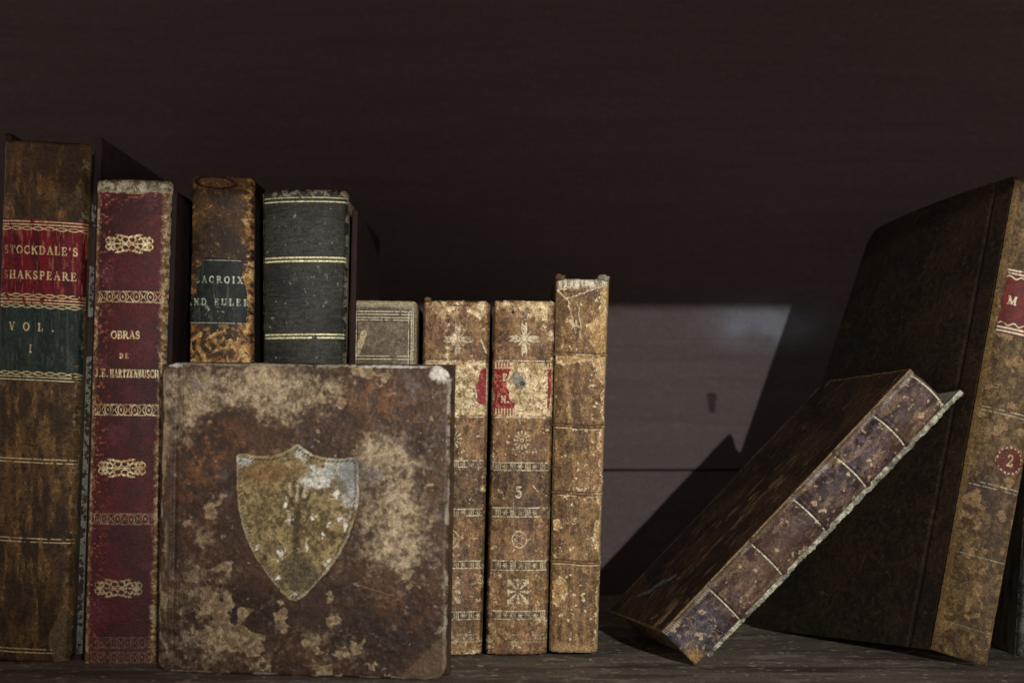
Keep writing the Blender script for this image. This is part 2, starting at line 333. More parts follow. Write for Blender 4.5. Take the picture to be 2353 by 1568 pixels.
# ------------------------------------------------------------------ the setting: shelf and back wall
Hp = lambda py, t: CAMZ+(HY-py)*(D-t)/F
YW = .24                                             # depth of the back wall behind the spines
def wall():
    def wpaint(x0, z0, ww, zz, seed, knot=False):
        def f(Sg, Vg):
            X = (x0+ww*Sg)*1000; Y = (z0+zz*(1-Vg))*1000
            g = fbm(X, Y, 26, 5, seed, 6, .35); g2 = fbm(X, Y, 60, 4, seed+3, 3, 1.2); sp = fbm(X, Y, 2.4, 3, seed+9, 2.2, 1)
            c = mix(lin((70, 60, 58)), lin((79, 69, 69)), np.clip(g*.6+g2*.5-.05, 0, 1))
            c = mix(c, lin((92, 84, 86)), sm(.6, 1.0, sp)*.25)
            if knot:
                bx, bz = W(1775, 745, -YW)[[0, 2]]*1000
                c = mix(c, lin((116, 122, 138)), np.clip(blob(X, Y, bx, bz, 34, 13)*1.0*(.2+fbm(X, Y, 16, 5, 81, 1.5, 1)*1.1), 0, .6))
            c = mix(c, lin((58, 49, 48)), sm(.6, 1, 1-fbm(X, Y, 9, 4, seed+7, 9, .25))*.25)
            h = (g-.5)*.22
            if knot:
                kx, kz = W(1636, 925, -YW)[[0, 2]]*1000
                X2 = X+1.2*(fbm(X, Y, 3, 3, 77)-.5)*2
                m = np.maximum(sdm(seg(X2, Y, kx-1.2, kz+5, kx-.2, kz-4.5)-1.7, .7), sdm(seg(X2, Y, kx+1.6, kz+5.0, kx+.6, kz+2)-.9, .7))
                c = mix(c, lin((34, 27, 27)), m*.9); h = h-m*1.6
            return c, h, np.zeros(X.shape)
        return f
    zs = [-.02, Hp(1078, -YW), Hp(1078, -YW)+.345, .602]
    root = empty('back_wall', (0, YW, 0), 'wall', 'wall'); del root['label']; del root['category']; root['kind'] = 'structure'
    for i in range(3):
        z0, z1 = zs[i]+.0005, zs[i+1]-.0005; x0, ww = -.62, 1.24
        fine = i < 2
        Pf = lambda a, b, z0=z0, z1=z1, i=i: np.stack([x0+ww*a, YW+0*a+.0007*((i+1) % 2), z0+(z1-z0)*(1-b)+.0006*np.sin(a*9+i)*(1-b if i != 9 else 0)], -1)
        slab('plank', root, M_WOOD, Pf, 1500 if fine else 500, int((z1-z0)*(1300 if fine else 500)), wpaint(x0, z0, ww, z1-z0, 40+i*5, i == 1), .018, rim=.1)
    # thin split just below the seam, right of centre
wall()
prism('wall_backing', None, M_BOARD_BROWN, [(-.62, YW+.022, .60), (.62, YW+.022, .60), (.62, YW+.022, -.02), (-.62, YW+.022, -.02), (-.62, YW+.03, .60), (.62, YW+.03, .60), (.62, YW+.03, -.02), (-.62, YW+.03, -.02)], 0, 'structure')
def shelf():
    x0, x1, ya, yb = -.62, .62, -.22, YW
    def f(Sg, Vg):
        X = (x0+(x1-x0)*Sg)*1000; Y = (yb+(ya-yb)*Vg)*1000
        g = fbm(X, Y, 30, 5, 90, 5, .3); g2 = fbm(X, Y, 40, 4, 92, 2.5, 1.2)
        c = mix(lin((108, 98, 89)), lin((138, 128, 117)), np.clip(g*.7+g2*.5-.1, 0, 1))
        sc = ridge(X, Y, 22, 95, 7, .8, .012)
        c = mix(c, lin((70, 60, 54)), sc*.35)
        c = mix(c, lin((190, 182, 172)), sm(.66, .9, fbm(X, Y, 5, 4, 97, 3, 1))*.5)
        c = mix(c, lin((84, 73, 66)), sm(.5, .85, fbm(X, Y, 14, 4, 98, 3, .8))*.5)
        c = mix(c, lin((206, 196, 178)), sm(.93, .97, fbm(X, Y, 3.2, 2, 99))*.8)
        c = mix(c, lin((60, 50, 44)), sm(.7, .78, fbm(X, Y, 16, 5, 100, 4, .5))*.6)
        return c, (g-.5)*.3-sc*.3, np.zeros(X.shape)
    Pf = lambda a, b: np.stack([x0+(x1-x0)*a, yb+(ya-yb)*b, -.0003+0*a], -1)
    s = np.linspace(0, 1, 1500)
    # slab() flips normals towards the camera by y; here force upwards
    o = slab('shelf_board', None, M_WOOD, lambda a, b: Pf(a, b)+np.stack([0*a, 0*a, 0*a], -1), 1400, 700, f, .022, kind='structure', out=(0, 0, 1))
    return o
shelf()
# added boards out of view, put there to shade the upper part of the recess
hz = CAMZ+.229
prism('unseen_shade_rail', None, M_BOARD_BROWN, [(-1.3, -.82, .60), (1.3, -.82, .60), (1.3, -.82, hz), (-1.3, -.82, hz), (-1.3, -.80, .60), (1.3, -.80, .60), (1.3, -.80, hz), (-1.3, -.80, hz)], .001, 'structure')
prism('unseen_shade_top', None, M_BOARD_BROWN, [(-1.3, -.82, .63), (1.3, -.82, .63), (1.3, -.82, .602), (-1.3, -.82, .602), (-1.3, YW+.03, .63), (1.3, YW+.03, .63), (1.3, YW+.03, .602), (-1.3, YW+.03, .602)], .001, 'structure')

# ------------------------------------------------------------------ decoration functions
GILT = lin((226, 208, 158))
def hline(Y, y, w=1.4, soft=.9): return sdm(np.abs(Y-y)-w, soft)
def worn(X, Y, seed, lo=.28, hi=.46, sc=9): return sm(lo, hi, fbm(X, Y, sc, 4, seed))
def chain(X, Y, y, x0, per=30, amp=4.2, w=1.3):
    ph = (X-x0)/per*math.pi
    a = np.abs(Y-y-amp*np.sin(ph))-w; b = np.abs(Y-y+amp*np.sin(ph))-w
    return sdm(np.minimum(a, b), .8)
def scroll(X, Y, cx, cy, k=1.0, seed=3):
    x = np.abs(X-cx)/k; y = np.abs(Y-cy)/k; d = np.full(X.shape, 99.)
    for bx, by, r in ((46, 13, 3.6), (46, 4, 2.2), (37, 12, 3.0), (25, 19, 3.2), (31, 12, 2.2), (12, 16, 2.6), (20, 18, 2.0), (0, 7, 2.2)): d = np.minimum(d, np.hypot(x-bx, y-by)-r)
    for bx, by, R, w in ((37, 9, 6, 1.4), (20, 14, 6.5, 1.5), (27, 5, 7.5, 1.5), (8, 10, 8, 1.5), (47, 7, 6.5, 1.3)): d = np.minimum(d, np.abs(np.hypot(x-bx, (y-by)*1.1)-R)-w)
    d = np.minimum(d, seg(x, y, 0, 0, 46, 1.5)-1.3)
    d = np.minimum(d, seg(x, y, 4, 14, 30, 20)-1.5)
    return sdm(d*k, .8)*(.5+.5*worn(X, Y, seed, .15, .3, 7))
def xo_row(X, Y, y, x0, per=31, hh=12):
    u = ((X-x0) % per)-per/2; d = np.full(X.shape, 99.); v = Y-y
    d = np.abs(np.hypot(u/7.0, v/11.5)-1)*7-1.1                      # O
    d = np.minimum(d, np.hypot(u/3, v/5)*3-2.2)
    ux = per/2-np.abs(u)                                             # X at the period's ends
    tri = np.maximum(np.abs(v)-hh, ux-np.abs(v)*.62-1.2)
    d = np.minimum(d, np.abs(tri)-1.1)
    d = np.where(np.abs(v) > hh+1.5, 9, d)
    return sdm(d, .8)
def fleuron(X, Y, cx, cy, R, kind=0, ry=1.15):
    x = (X-cx); y = (Y-cy)/ry; r = np.hypot(x, y)/R; th = np.arctan2(y, x)
    if kind == 0:      # leafy cross
        a = np.abs(((th+math.pi/4) % (math.pi/2))-math.pi/4)
        lobe = 1-(a/.52)**2.0+.12*np.cos(a*24+r*9)
        m = sm(.04, -.04, r-np.maximum(lobe, .26)); m *= 1-sm(.05, .0, np.abs(r-.22))*.8
        m *= 1-sm(.04, 0, a*r)*sm(.3, .4, r)*sm(.85, .7, r)*.6
        b = np.abs((th % (math.pi/2))-math.pi/4)
        m = np.maximum(m, sm(.04, -.04, r-(.62-2.2*b**1.2)))
    elif kind == 1:    # daisy of twelve petals
        a = np.abs(((th+math.pi/12) % (math.pi/6))-math.pi/12)
        m = sm(.52, .3, a*12/math.pi/np.clip(.25+r*.9, .3, 1.05))*sm(1.0, .9, r)*sm(.3, .4, r)
        m = np.maximum(m, sm(.08, .02, np.abs(r-.16)))
    elif kind == 2:    # medallion ring
        a = np.abs(((th) % (math.pi/3))-math.pi/6)
        m = np.maximum(sm(.13, .06, np.abs(r-.9)), sm(.1, .04, np.abs(r-.45-.12*np.cos(th*6))))
    else:              # square of leaves
        q = np.maximum(np.abs(x), np.abs(y))/R; a = np.abs(((th+math.pi/8) % (math.pi/4))-math.pi/8)
        m = sm(.05, -.05, q-1)*sm(.22, .12, a-.05*np.cos(r*22))*sm(.15, .25, r)
        m = np.maximum(m, sm(.06, .02, np.abs(q-.93))*sm(.0, .3, np.sin(th*16)))
    return np.clip(m, 0, 1)
def starband(X, Y, y0, y1, x0, per=34):
    m = np.maximum(hline(Y, y0+1, 1.5), hline(Y, y1-1, 1.5)); yc = (y0+y1)/2; h = (y1-y0)/2-3.5
    u = (X-x0) % per
    for bx in (4, 8.5, 13): m = np.maximum(m, sdm(np.maximum(np.abs(u-bx)-1.0, np.abs(Y-yc)-h), .7))
    x = u-24.5; y = Y-yc; r = np.hypot(x, y); th = np.arctan2(y, x)
    m = np.maximum(m, sdm(r-(4.3+2.6*np.cos(6*th)), .9))
    return m
def grain2(X, Y, seed): return .5*fbm(X, Y, 2.6, 2, seed)+.5*fbm(X, Y, 6, 3, seed+1)
def edge_s(Sg): return np.minimum(Sg, 1-Sg)

# ------------------------------------------------------------------ 1. tall brown book with red and green labels
b = Book('leather_book', 'tall brown book at the left end with red label above green label',
         [(8, 322), (208, 331), (160, 1521), (-28, 1512)], .012, .004, .13)
b.body(M_BOARD_BROWN, M_BOARD_DUSK, th=.0036, up=.004, outL=.0005, outR=.0048)
b1 = b
def paint1(X, Y, s, v):
    n = fbm(X, Y, 70, 5, 1); sp = fbm(X, Y, 9, 4, 2); st = fbm(X, Y, 26, 4, 3, .5, 2.4)
    c = mix(lin((62, 47, 31)), lin((116, 87, 50)), sm(.2, .85, n*.5+st*.5))
    c = mix(c, lin((52, 38, 26)), sm(.52, .72, sp)*.75)
    c = mix(c, lin((156, 120, 66)), sm(.58, .8, st)*sm(.4, .7, sp)*.7)
    c = mix(c, lin((70, 52, 38)), blob(X, Y, 110, 350, 140, 90)*.6)
    edge = sm(.05, .0, edge_s(s)+.03*(sp-.5))
    c = mix(c, lin((120, 96, 68)), edge*.6)
    c = mix(c, lin((150, 140, 120)), sm(.7, .8, fbm(X, Y, 12, 4, 8))*sm(.86, 1, s)*.8)
    # torn leather at the lower right
    P = [(155, 1385), (138, 1412), (124, 1440), (118, 1470), (126, 1490), (130, 1512), (162, 1512), (165, 1400)]
    d = poly_sd(X+5*(fbm(X, Y, 14, 4, 11)-.5), Y, P)
    m = sdm(d, 1.2); rim = sm(4, 0, np.abs(d))
    c = mix(c, lin((112, 96, 74)), m*.9); c = mix(c, lin((156, 122, 78)), rim*.7)
    h = (sp-.5)*.14+(grain2(X, Y, 4)-.5)*.1-m*.5+rim*.2
    g = np.zeros(X.shape)
    for y in (1053, 1061, 1234, 1242, 1486, 1494): g = np.maximum(g, hline(Y, y, 1.25)*worn(X, Y, 5, .15, .32))
    g *= sm(.0, .02, s)*sm(1, .985, s)*(1-m)
    c = mix(c, GILT, g*.85); h = h-g*.05
    return c, h, g*.7
b.spine(paint1, 1.0)
def e1paint(a, v_):
    n3 = fbm(a*14, v_*1200, 9, 4, 15); n4 = fbm(a*14, v_*1200, 60, 3, 16)
    c = mix(lin((92, 94, 86)), lin((136, 140, 132)), n3)
    return c, (n3-.5)*.4, np.zeros(a.shape)
eT, eB_ = W(219, 470, .009), W(181, 1500, .009)
slab('frayed_edge', b1.lastboard, M_LABEL, lambda a, v_: bil([eT+np.array((-.0017, 0, 0)), eT+np.array((.0006, 0, 0)), eB_+np.array((.0018, 0, 0)), eB_+np.array((-.0012, 0, 0))], a, v_), 16, 900, e1paint, .001,
     lambda a, v_: (fbm(a*4, v_*1100, 80, 4, 17, 1, 1) > .56-.56*v_))
def lab1(base, dark, rows, chains, words, seed):
    def f(X, Y, s, v):
        n = fbm(X, Y, 30, 4, seed, .5, 3); n2 = fbm(X, Y, 8, 4, seed+1)
        c = mix(lin(dark), lin(base), sm(.25, .7, n*.6+n2*.4))
        scr = sm(.70, .80, fbm(X, Y, 12, 4, seed+2, .35, 3))
        c = mix(c, lin((190, 110, 90)) if base[0] > 90 else lin((84, 96, 88)), scr*.55)
        h = (n2-.5)*.1+(grain2(X, Y, seed+6)-.5)*.06; g = np.zeros(X.shape)
        for y in rows: g = np.maximum(g, hline(Y, y, 1.4))
        for y in chains: g = np.maximum(g, chain(X, Y, y, 4, 26, 3.6, 1.2))
        g = g*worn(X, Y, seed+4, .1, .28, 12)
        for (t_, xc, yc, hh, w) in words: g = np.maximum(g, text_mask(X, Y, t_, xc, yc, hh, w, 1.15)*(worn(X, Y, seed+5, .1, .26, 12)*.7+.3)*(.3+.7*sm(14, 36, X)))
        c = mix(c, GILT, g*.9)
        return c, h-g*.03, g*.6
    return f
rag = lambda X, Y, x0, x1, y0, y1, sd, a=6: (X+a*(fbm(X, Y, 16, 4, sd)-.5) > x0) & (X+a*(fbm(X, Y, 16, 4, sd+1)-.5) < x1) & (Y+2*(fbm(X, Y, 12, 3, sd+2)-.5) > y0) & (Y+2*(fbm(X, Y, 12, 3, sd+3)-.5) < y1)
o = b.patch('title_label', 0, 202, 504, 702, lab1((124, 26, 38), (80, 20, 28), (512, 519, 690, 697), (528, 681), [("STOCKDALE'S", 97, 577, 17, 168), ("SHAKSPEARE", 95, 634, 17, 166)], 21), lambda X, Y, s, v: rag(X, Y, -8, 199, 507, 700, 23), .7)
o['label'] = 'red title label with gilt lettering'
o = b.patch('volume_label', 0, 196, 698, 878, lab1((44, 62, 56), (30, 42, 40), (866, 873), (705, 858), [("VOL.", 78, 752, 17, 104), ("I", 78, 802, 17, None)], 31), lambda X, Y, s, v: rag(X, Y, -9, 187, 700, 877, 33) & ~((X > 168) & (Y > 835) & (fbm(X, Y, 10, 4, 36) > .42)), .7)
o['label'] = 'dark green volume label'

# ------------------------------------------------------------------ 2. red book
b = Book('leather_book', 'red cloth book with gilt scroll ornaments and frayed grey top',
         [(221, 414), (394, 417), (359, 1531), (190, 1530)], .018, .004, .12)
b.body(M_BOARD_DEEP, M_BOARD_DEEP, th=.003, up=.001, outL=.0008, outR=.0022, upR=-.004)
def paint2(X, Y, s, v):
    n = fbm(X, Y, 90, 4, 41); n2 = fbm(X, Y, 10, 4, 42)
    weave = .5+.5*np.sin((X*.62+Y)*1.15+2*fbm(X, Y, 20, 2, 43))
    c = mix(lin((74, 22, 27)), lin((112, 32, 38)), sm(.2, .8, n)*.8)*.8  # whole base darkened to stand in for light falling off leftwards
    c = mix(c, lin((70, 38, 32)), np.clip(sm(.35, .75, fbm(X, Y, 40, 5, 75))*.35+blob(X, Y, 215, 850, 26, 120)*.5, 0, .6))
    c = mix(c, lin((44, 16, 22)), weave*.55*sm(.1, .6, n2))
    c = mix(c, lin((120, 60, 78)), sm(.55, .95, fbm(X, Y, 60, 4, 44))*.4)
    # dirt below
    c = mix(c, lin((92, 50, 40)), sm(1420, 1540, Y+40*(n-.5))*.6)
    fl = sm(.66, .86, fbm(X, Y, 7, 4, 45, 1, .8)); side = sm(.38, .0, s)+sm(500, 420, Y)*.8
    c = mix(c, lin((196, 120, 84)), fl*np.clip(side, 0, 1)*.85)
    e = np.minimum(s*1.0, (1-s)*.9)+.05*(fbm(X, Y, 12, 5, 46)-.5)
    ed = sm(.105, .04, e)
    c = mix(c, mix(lin((118, 84, 54)), lin((190, 168, 128)), sm(.42, .7, fbm(X, Y, 8, 4, 47))), ed)
    c = mix(c, lin((150, 148, 130)), sm(.03, .008, e)*sm(.35, .55, fbm(X, Y, 14, 4, 48)))
    top = sm(446, 440, Y+9*(fbm(X, Y, 16, 4, 49)-.5))
    c = mix(c, mix(lin((124, 116, 92)), lin((198, 192, 164)), sm(.35, .7, fbm(X, Y, 9, 4, 50))), top)
    rim = sm(3, 0, np.abs(Y+9*(fbm(X, Y, 16, 4, 49)-.5)-443))
    c = mix(c, lin((176, 160, 124)), rim*.7)
    h = (weave-.5)*.05+(n2-.5)*.12-ed*.08+top*.25+(grain2(X, Y, 51)-.5)*.1
    g = np.zeros(X.shape)
    for cx, cy, a in ((301, 562, 1.), (284, 1074, .95), (276, 1348, .55)): g = np.maximum(g, scroll(X, Y, cx, cy, 1.0, 52+int(cy) % 7)*a)
    for y, x0, a in ((683, 226, .8), (941, 222, .85), (1190, 214, .32), (1472, 206, .14), (1506, 206, .18)):
        g = np.maximum(g, xo_row(X, Y, y, x0+15, 31, 12)*a*(.4+.6*worn(X, Y, 60+y, .2, .4, 16))*sm(.06, .1, s)*sm(.98, .92, s))
    g = np.maximum(g, text_mask(X, Y, 'OBRAS', 293, 770, 16, 66, 1.3))
    g = np.maximum(g, text_mask(X, Y, 'DE', 290, 818, 10, 20, 1.5))
    g = np.maximum(g, text_mask(X, Y, 'J.E.', 237, 857, 17, 32, 1.2, ws=.75)*.9)
    g = np.maximum(g, text_mask(X, Y, 'HARTZENBUSCH', 312, 858, 17, 108, .95, ws=.56))
    g = g*(.35+.65*worn(X, Y, 71, .1, .22, 8))
    g = g*(1-top)
    c = mix(c, mix(lin((206, 176, 120)), lin((238, 226, 182)), sm(.3, .6, fbm(X, Y, 9, 3, 72))), g*.95)
    return c, h, g*.6
b.spine(paint2, .85, M_CLOTH)

# ------------------------------------------------------------------ 3. worn brown book with a black label
b = Book('leather_book', 'worn brown book with a torn black title label, beside the red book',
         [(439, 404), (584, 408), (579, 1520), (420, 1520)], .004, .004, .11)
b.body(M_BOARD_DEEP, M_BOARD_DEEP, th=.003, up=-.001)
def paint3(X, Y, s, v):
    n = fbm(X, Y, 44, 5, 101); n2 = fbm(X, Y, 10, 5, 102)
    c = mix(lin((46, 33, 22)), lin((78, 55, 32)), sm(.2, .8, n))
    gr = np.clip(sm(560, 840, Y)*.75+sm(.8, .95, s)*.5+sm(.1, .02, s)*.3+blob(X, Y, 560, 600, 60, 80)*.3+sm(446, 430, Y)*.25, 0, 1)
    w = sm(.60-.26*gr, .86-.34*gr, n2*.6+n*.4)*(.25+.75*np.clip(gr*1.6, 0, 1))
    c = mix(c, mix(lin((150, 108, 60)), lin((208, 170, 112)), sm(.35, .7, fbm(X, Y, 14, 4, 103))), w*.92)
    c = mix(c, lin((38, 28, 22)), ridge(X, Y, 14, 104, 1, 1, .02)*.35*sm(.2, .6, gr))
    c = mix(c, lin((196, 160, 120)), ridge(X, Y, 30, 108, 1, 1, .012)*.6)
    # folded head cap: an oval crease
    d = np.abs(np.hypot((X-497)/46, (Y-421-.06*(X-497))/14)-1)*14
    cr = sm(3, .6, d)
    c = mix(c, lin((30, 22, 16)), cr*.85); c = mix(c, lin((128, 92, 50)), sm(440, 432, Y)*(1-cr)*.4)
    h = w*-.18+(n2-.5)*.2+(grain2(X, Y, 105)-.5)*.12-cr*.5
    g = hline(Y, 467, 1)*0
    return c, h, g
b.spine(paint3, 1.0, vmax=.5)
r3 = lambda x, y: (397.6+x*.3227, 361.4+y*.3227)
PL3 = [r3(*p) for p in ((232, 722), (300, 716), (490, 728), (500, 800), (500, 870), (526, 940), (535, 1030), (532, 1110), (526, 1188), (400, 1192), (140, 1192), (115, 1170), (118, 1100), (122, 1040), (175, 975), (178, 900), (183, 850), (196, 790))]
def paint3l(X, Y, s, v):
    n = fbm(X, Y, 24, 4, 111, .4, 2.5); n2 = fbm(X, Y, 9, 4, 112)
    c = mix(lin((20, 21, 22)), lin((38, 43, 41)), n2)
    c = mix(c, lin((104, 122, 104)), sm(.6, .78, n)*.5*blob(X, Y, 494, 680, 50, 60))
    c = mix(c, lin((160, 160, 140)), sm(.72, .8, fbm(X, Y, 10, 4, 113))*blob(X, Y, 495, 712, 30, 14))
    g = np.maximum(hline(Y, 600, 1)*.6, hline(Y, 743, 1)*.8)*worn(X, Y, 114, .2, .4)
    g = np.maximum(g, text_mask(X, Y, 'LACROIX', 506, 644, 14, 108, 1.35)*(.45+.55*worn(X, Y, 115, .25, .42, 10)))
    g = np.maximum(g, text_mask(X, Y, 'AND EULER', 502, 695, 14, 142, 1.35)*(.45+.55*worn(X, Y, 116, .25, .42, 10)))
    c = mix(c, lin((178, 190, 168)), g*.85)
    return c, (n2-.5)*.15, g*.4
o = b.patch('title_label', 432, 573, 590, 750, paint3l, lambda X, Y, s, v: poly_sd(X+6*(fbm(X, Y, 12, 4, 117)-.5), Y+3*(fbm(X, Y, 10, 4, 118)-.5), PL3) < 0, .65, .0003)
o['label'] = 'torn black title label'

# ------------------------------------------------------------------ 4. dark green book
b = Book('leather_book', 'dark green leather book with pairs of gilt lines across its blank spine',
         [(601, 440), (801, 438), (780, 1516), (606, 1516)], .006, .006, .115)
b.body(M_BOARD_MAROON, M_BOARD_MAROON, th=.003, up=-.012, outR=.0042, upR=-.009)
def paint4(X, Y, s, v):
    n = fbm(X, Y, 80, 4, 121); n2 = fbm(X, Y, 7, 4, 122, 1.4, .8); fib = fbm(X, Y, 7, 4, 123, 3.5, .35)
    c = mix(lin((33, 34, 30)), lin((50, 52, 45)), sm(.3, .7, n))
    c = mix(c, lin((28, 27, 25)), sm(.4, .8, n2)*.6)
    c = mix(c, lin((88, 90, 78)), sm(.55, .95, fib)*.25+ridge(X, Y, 26, 129, 2.2, .5, .015)*.3)
    c = mix(c, lin((140, 140, 118)), sm(.92, .97, fbm(X, Y, 11, 4, 124))*.6)
    top = sm(464, 448, Y+16*(fbm(X, Y, 16, 4, 125)-.5))
    c = mix(c, mix(lin((44, 40, 34)), lin((132, 124, 98)), sm(.45, .62, fbm(X, Y, 12, 5, 126)+.16*(s-.5))), top)
    ed = sm(.035, .01, edge_s(s)+.02*(n2-.5))
    c = mix(c, lin((118, 116, 96)), ed*sm(.4, .6, fbm(X, Y, 12, 4, 127)))
    g = np.zeros(X.shape)
    for y, a, w in ((458, .6, 1.2), (467, .85, 1.3), (594.5, 1, 1.7), (602.5, 1, 1.9), (769.5, 1, 1.7), (777, 1, 1.9)):
        g = np.maximum(g, hline(Y, y, w)*a*worn(X, Y, 130+int(y), .06, .22, 14))
    g *= sm(.03, .045, s)*sm(.99, .975, s)
    c = mix(c, lin((222, 220, 170)), g*.95)
    # shallow joint groove along the right edge
    j = sm(.012, .0, np.abs(s-.965))*sm(600, 700, Y)
    return c, (n2-.5)*.16+(fib-.5)*.12-j*.5+top*.2, g*.5
b.spine(paint4, 1.0, vmax=.5)

# ------------------------------------------------------------------ 5. small grey-brown book with ruled frame
b = Book('leather_book', 'small grey brown book with a ruled frame on its spine',
         [(800, 689), (959, 691), (948, 1508), (796, 1508)], .0, .002, .10)
b.body(M_BOARD_TAN, M_BOARD_TAN, th=.002, up=-.002)
def paint5(X, Y, s, v):
    n = fbm(X, Y, 60, 4, 141); n2 = fbm(X, Y, 9, 4, 142)
    c = mix(lin((84, 73, 58)), lin((116, 103, 84)), sm(.3, .7, n*.6+n2*.4))
    ed = np.clip(sm(.09, .02, edge_s(s)+.03*(n2-.5))+sm(712, 703, Y+8*(n-.5)), 0, 1)
    c = mix(c, lin((156, 144, 116)), ed*.85)
    c = mix(c, lin((52, 42, 32)), blob(X, Y, 880, 709, 60, 5)*.7)
    d = seg(X, Y, 837, 766, 820, 812)-7+4*(n2-.5)
    c = mix(c, lin((186, 172, 134)), sdm(d, 2)*.8)
    c = mix(c, lin((156, 148, 128)), sm(.66, .8, fbm(X, Y, 22, 4, 144))*sm(.7, .95, s)*.5)
    fr = np.zeros(X.shape); dk = np.zeros(X.shape)
    xa, xb = 801+157*.03, 801+157*.93
    for y in (716, 722.5, 730, 735.5, 818, 825): 
        fr = np.maximum(fr, hline(Y, y, 1.1)*sm(.05, .08, s)*sm(.95, .92, s)); dk = np.maximum(dk, hline(Y, y+2.6, 1.)*sm(.05, .08, s)*sm(.95, .92, s))
    for x in (.055, .08, .12, .88, .92, .945):
        m = sm(.008, .003, np.abs(s-x))*sm(714, 718, Y); fr = np.maximum(fr, m); dk = np.maximum(dk, sm(.008, .003, np.abs(s-x-.014))*sm(714, 718, Y))
    c = mix(c, lin((48, 40, 30)), dk*.8); g = fr*worn(X, Y, 146, .15, .35, 12)
    c = mix(c, lin((208, 200, 168)), g*.8)
    return c, (n2-.5)*.14-dk*.12+(grain2(X, Y, 147)-.5)*.08, g*.35
b.spine(paint5, .85, vmax=.22)

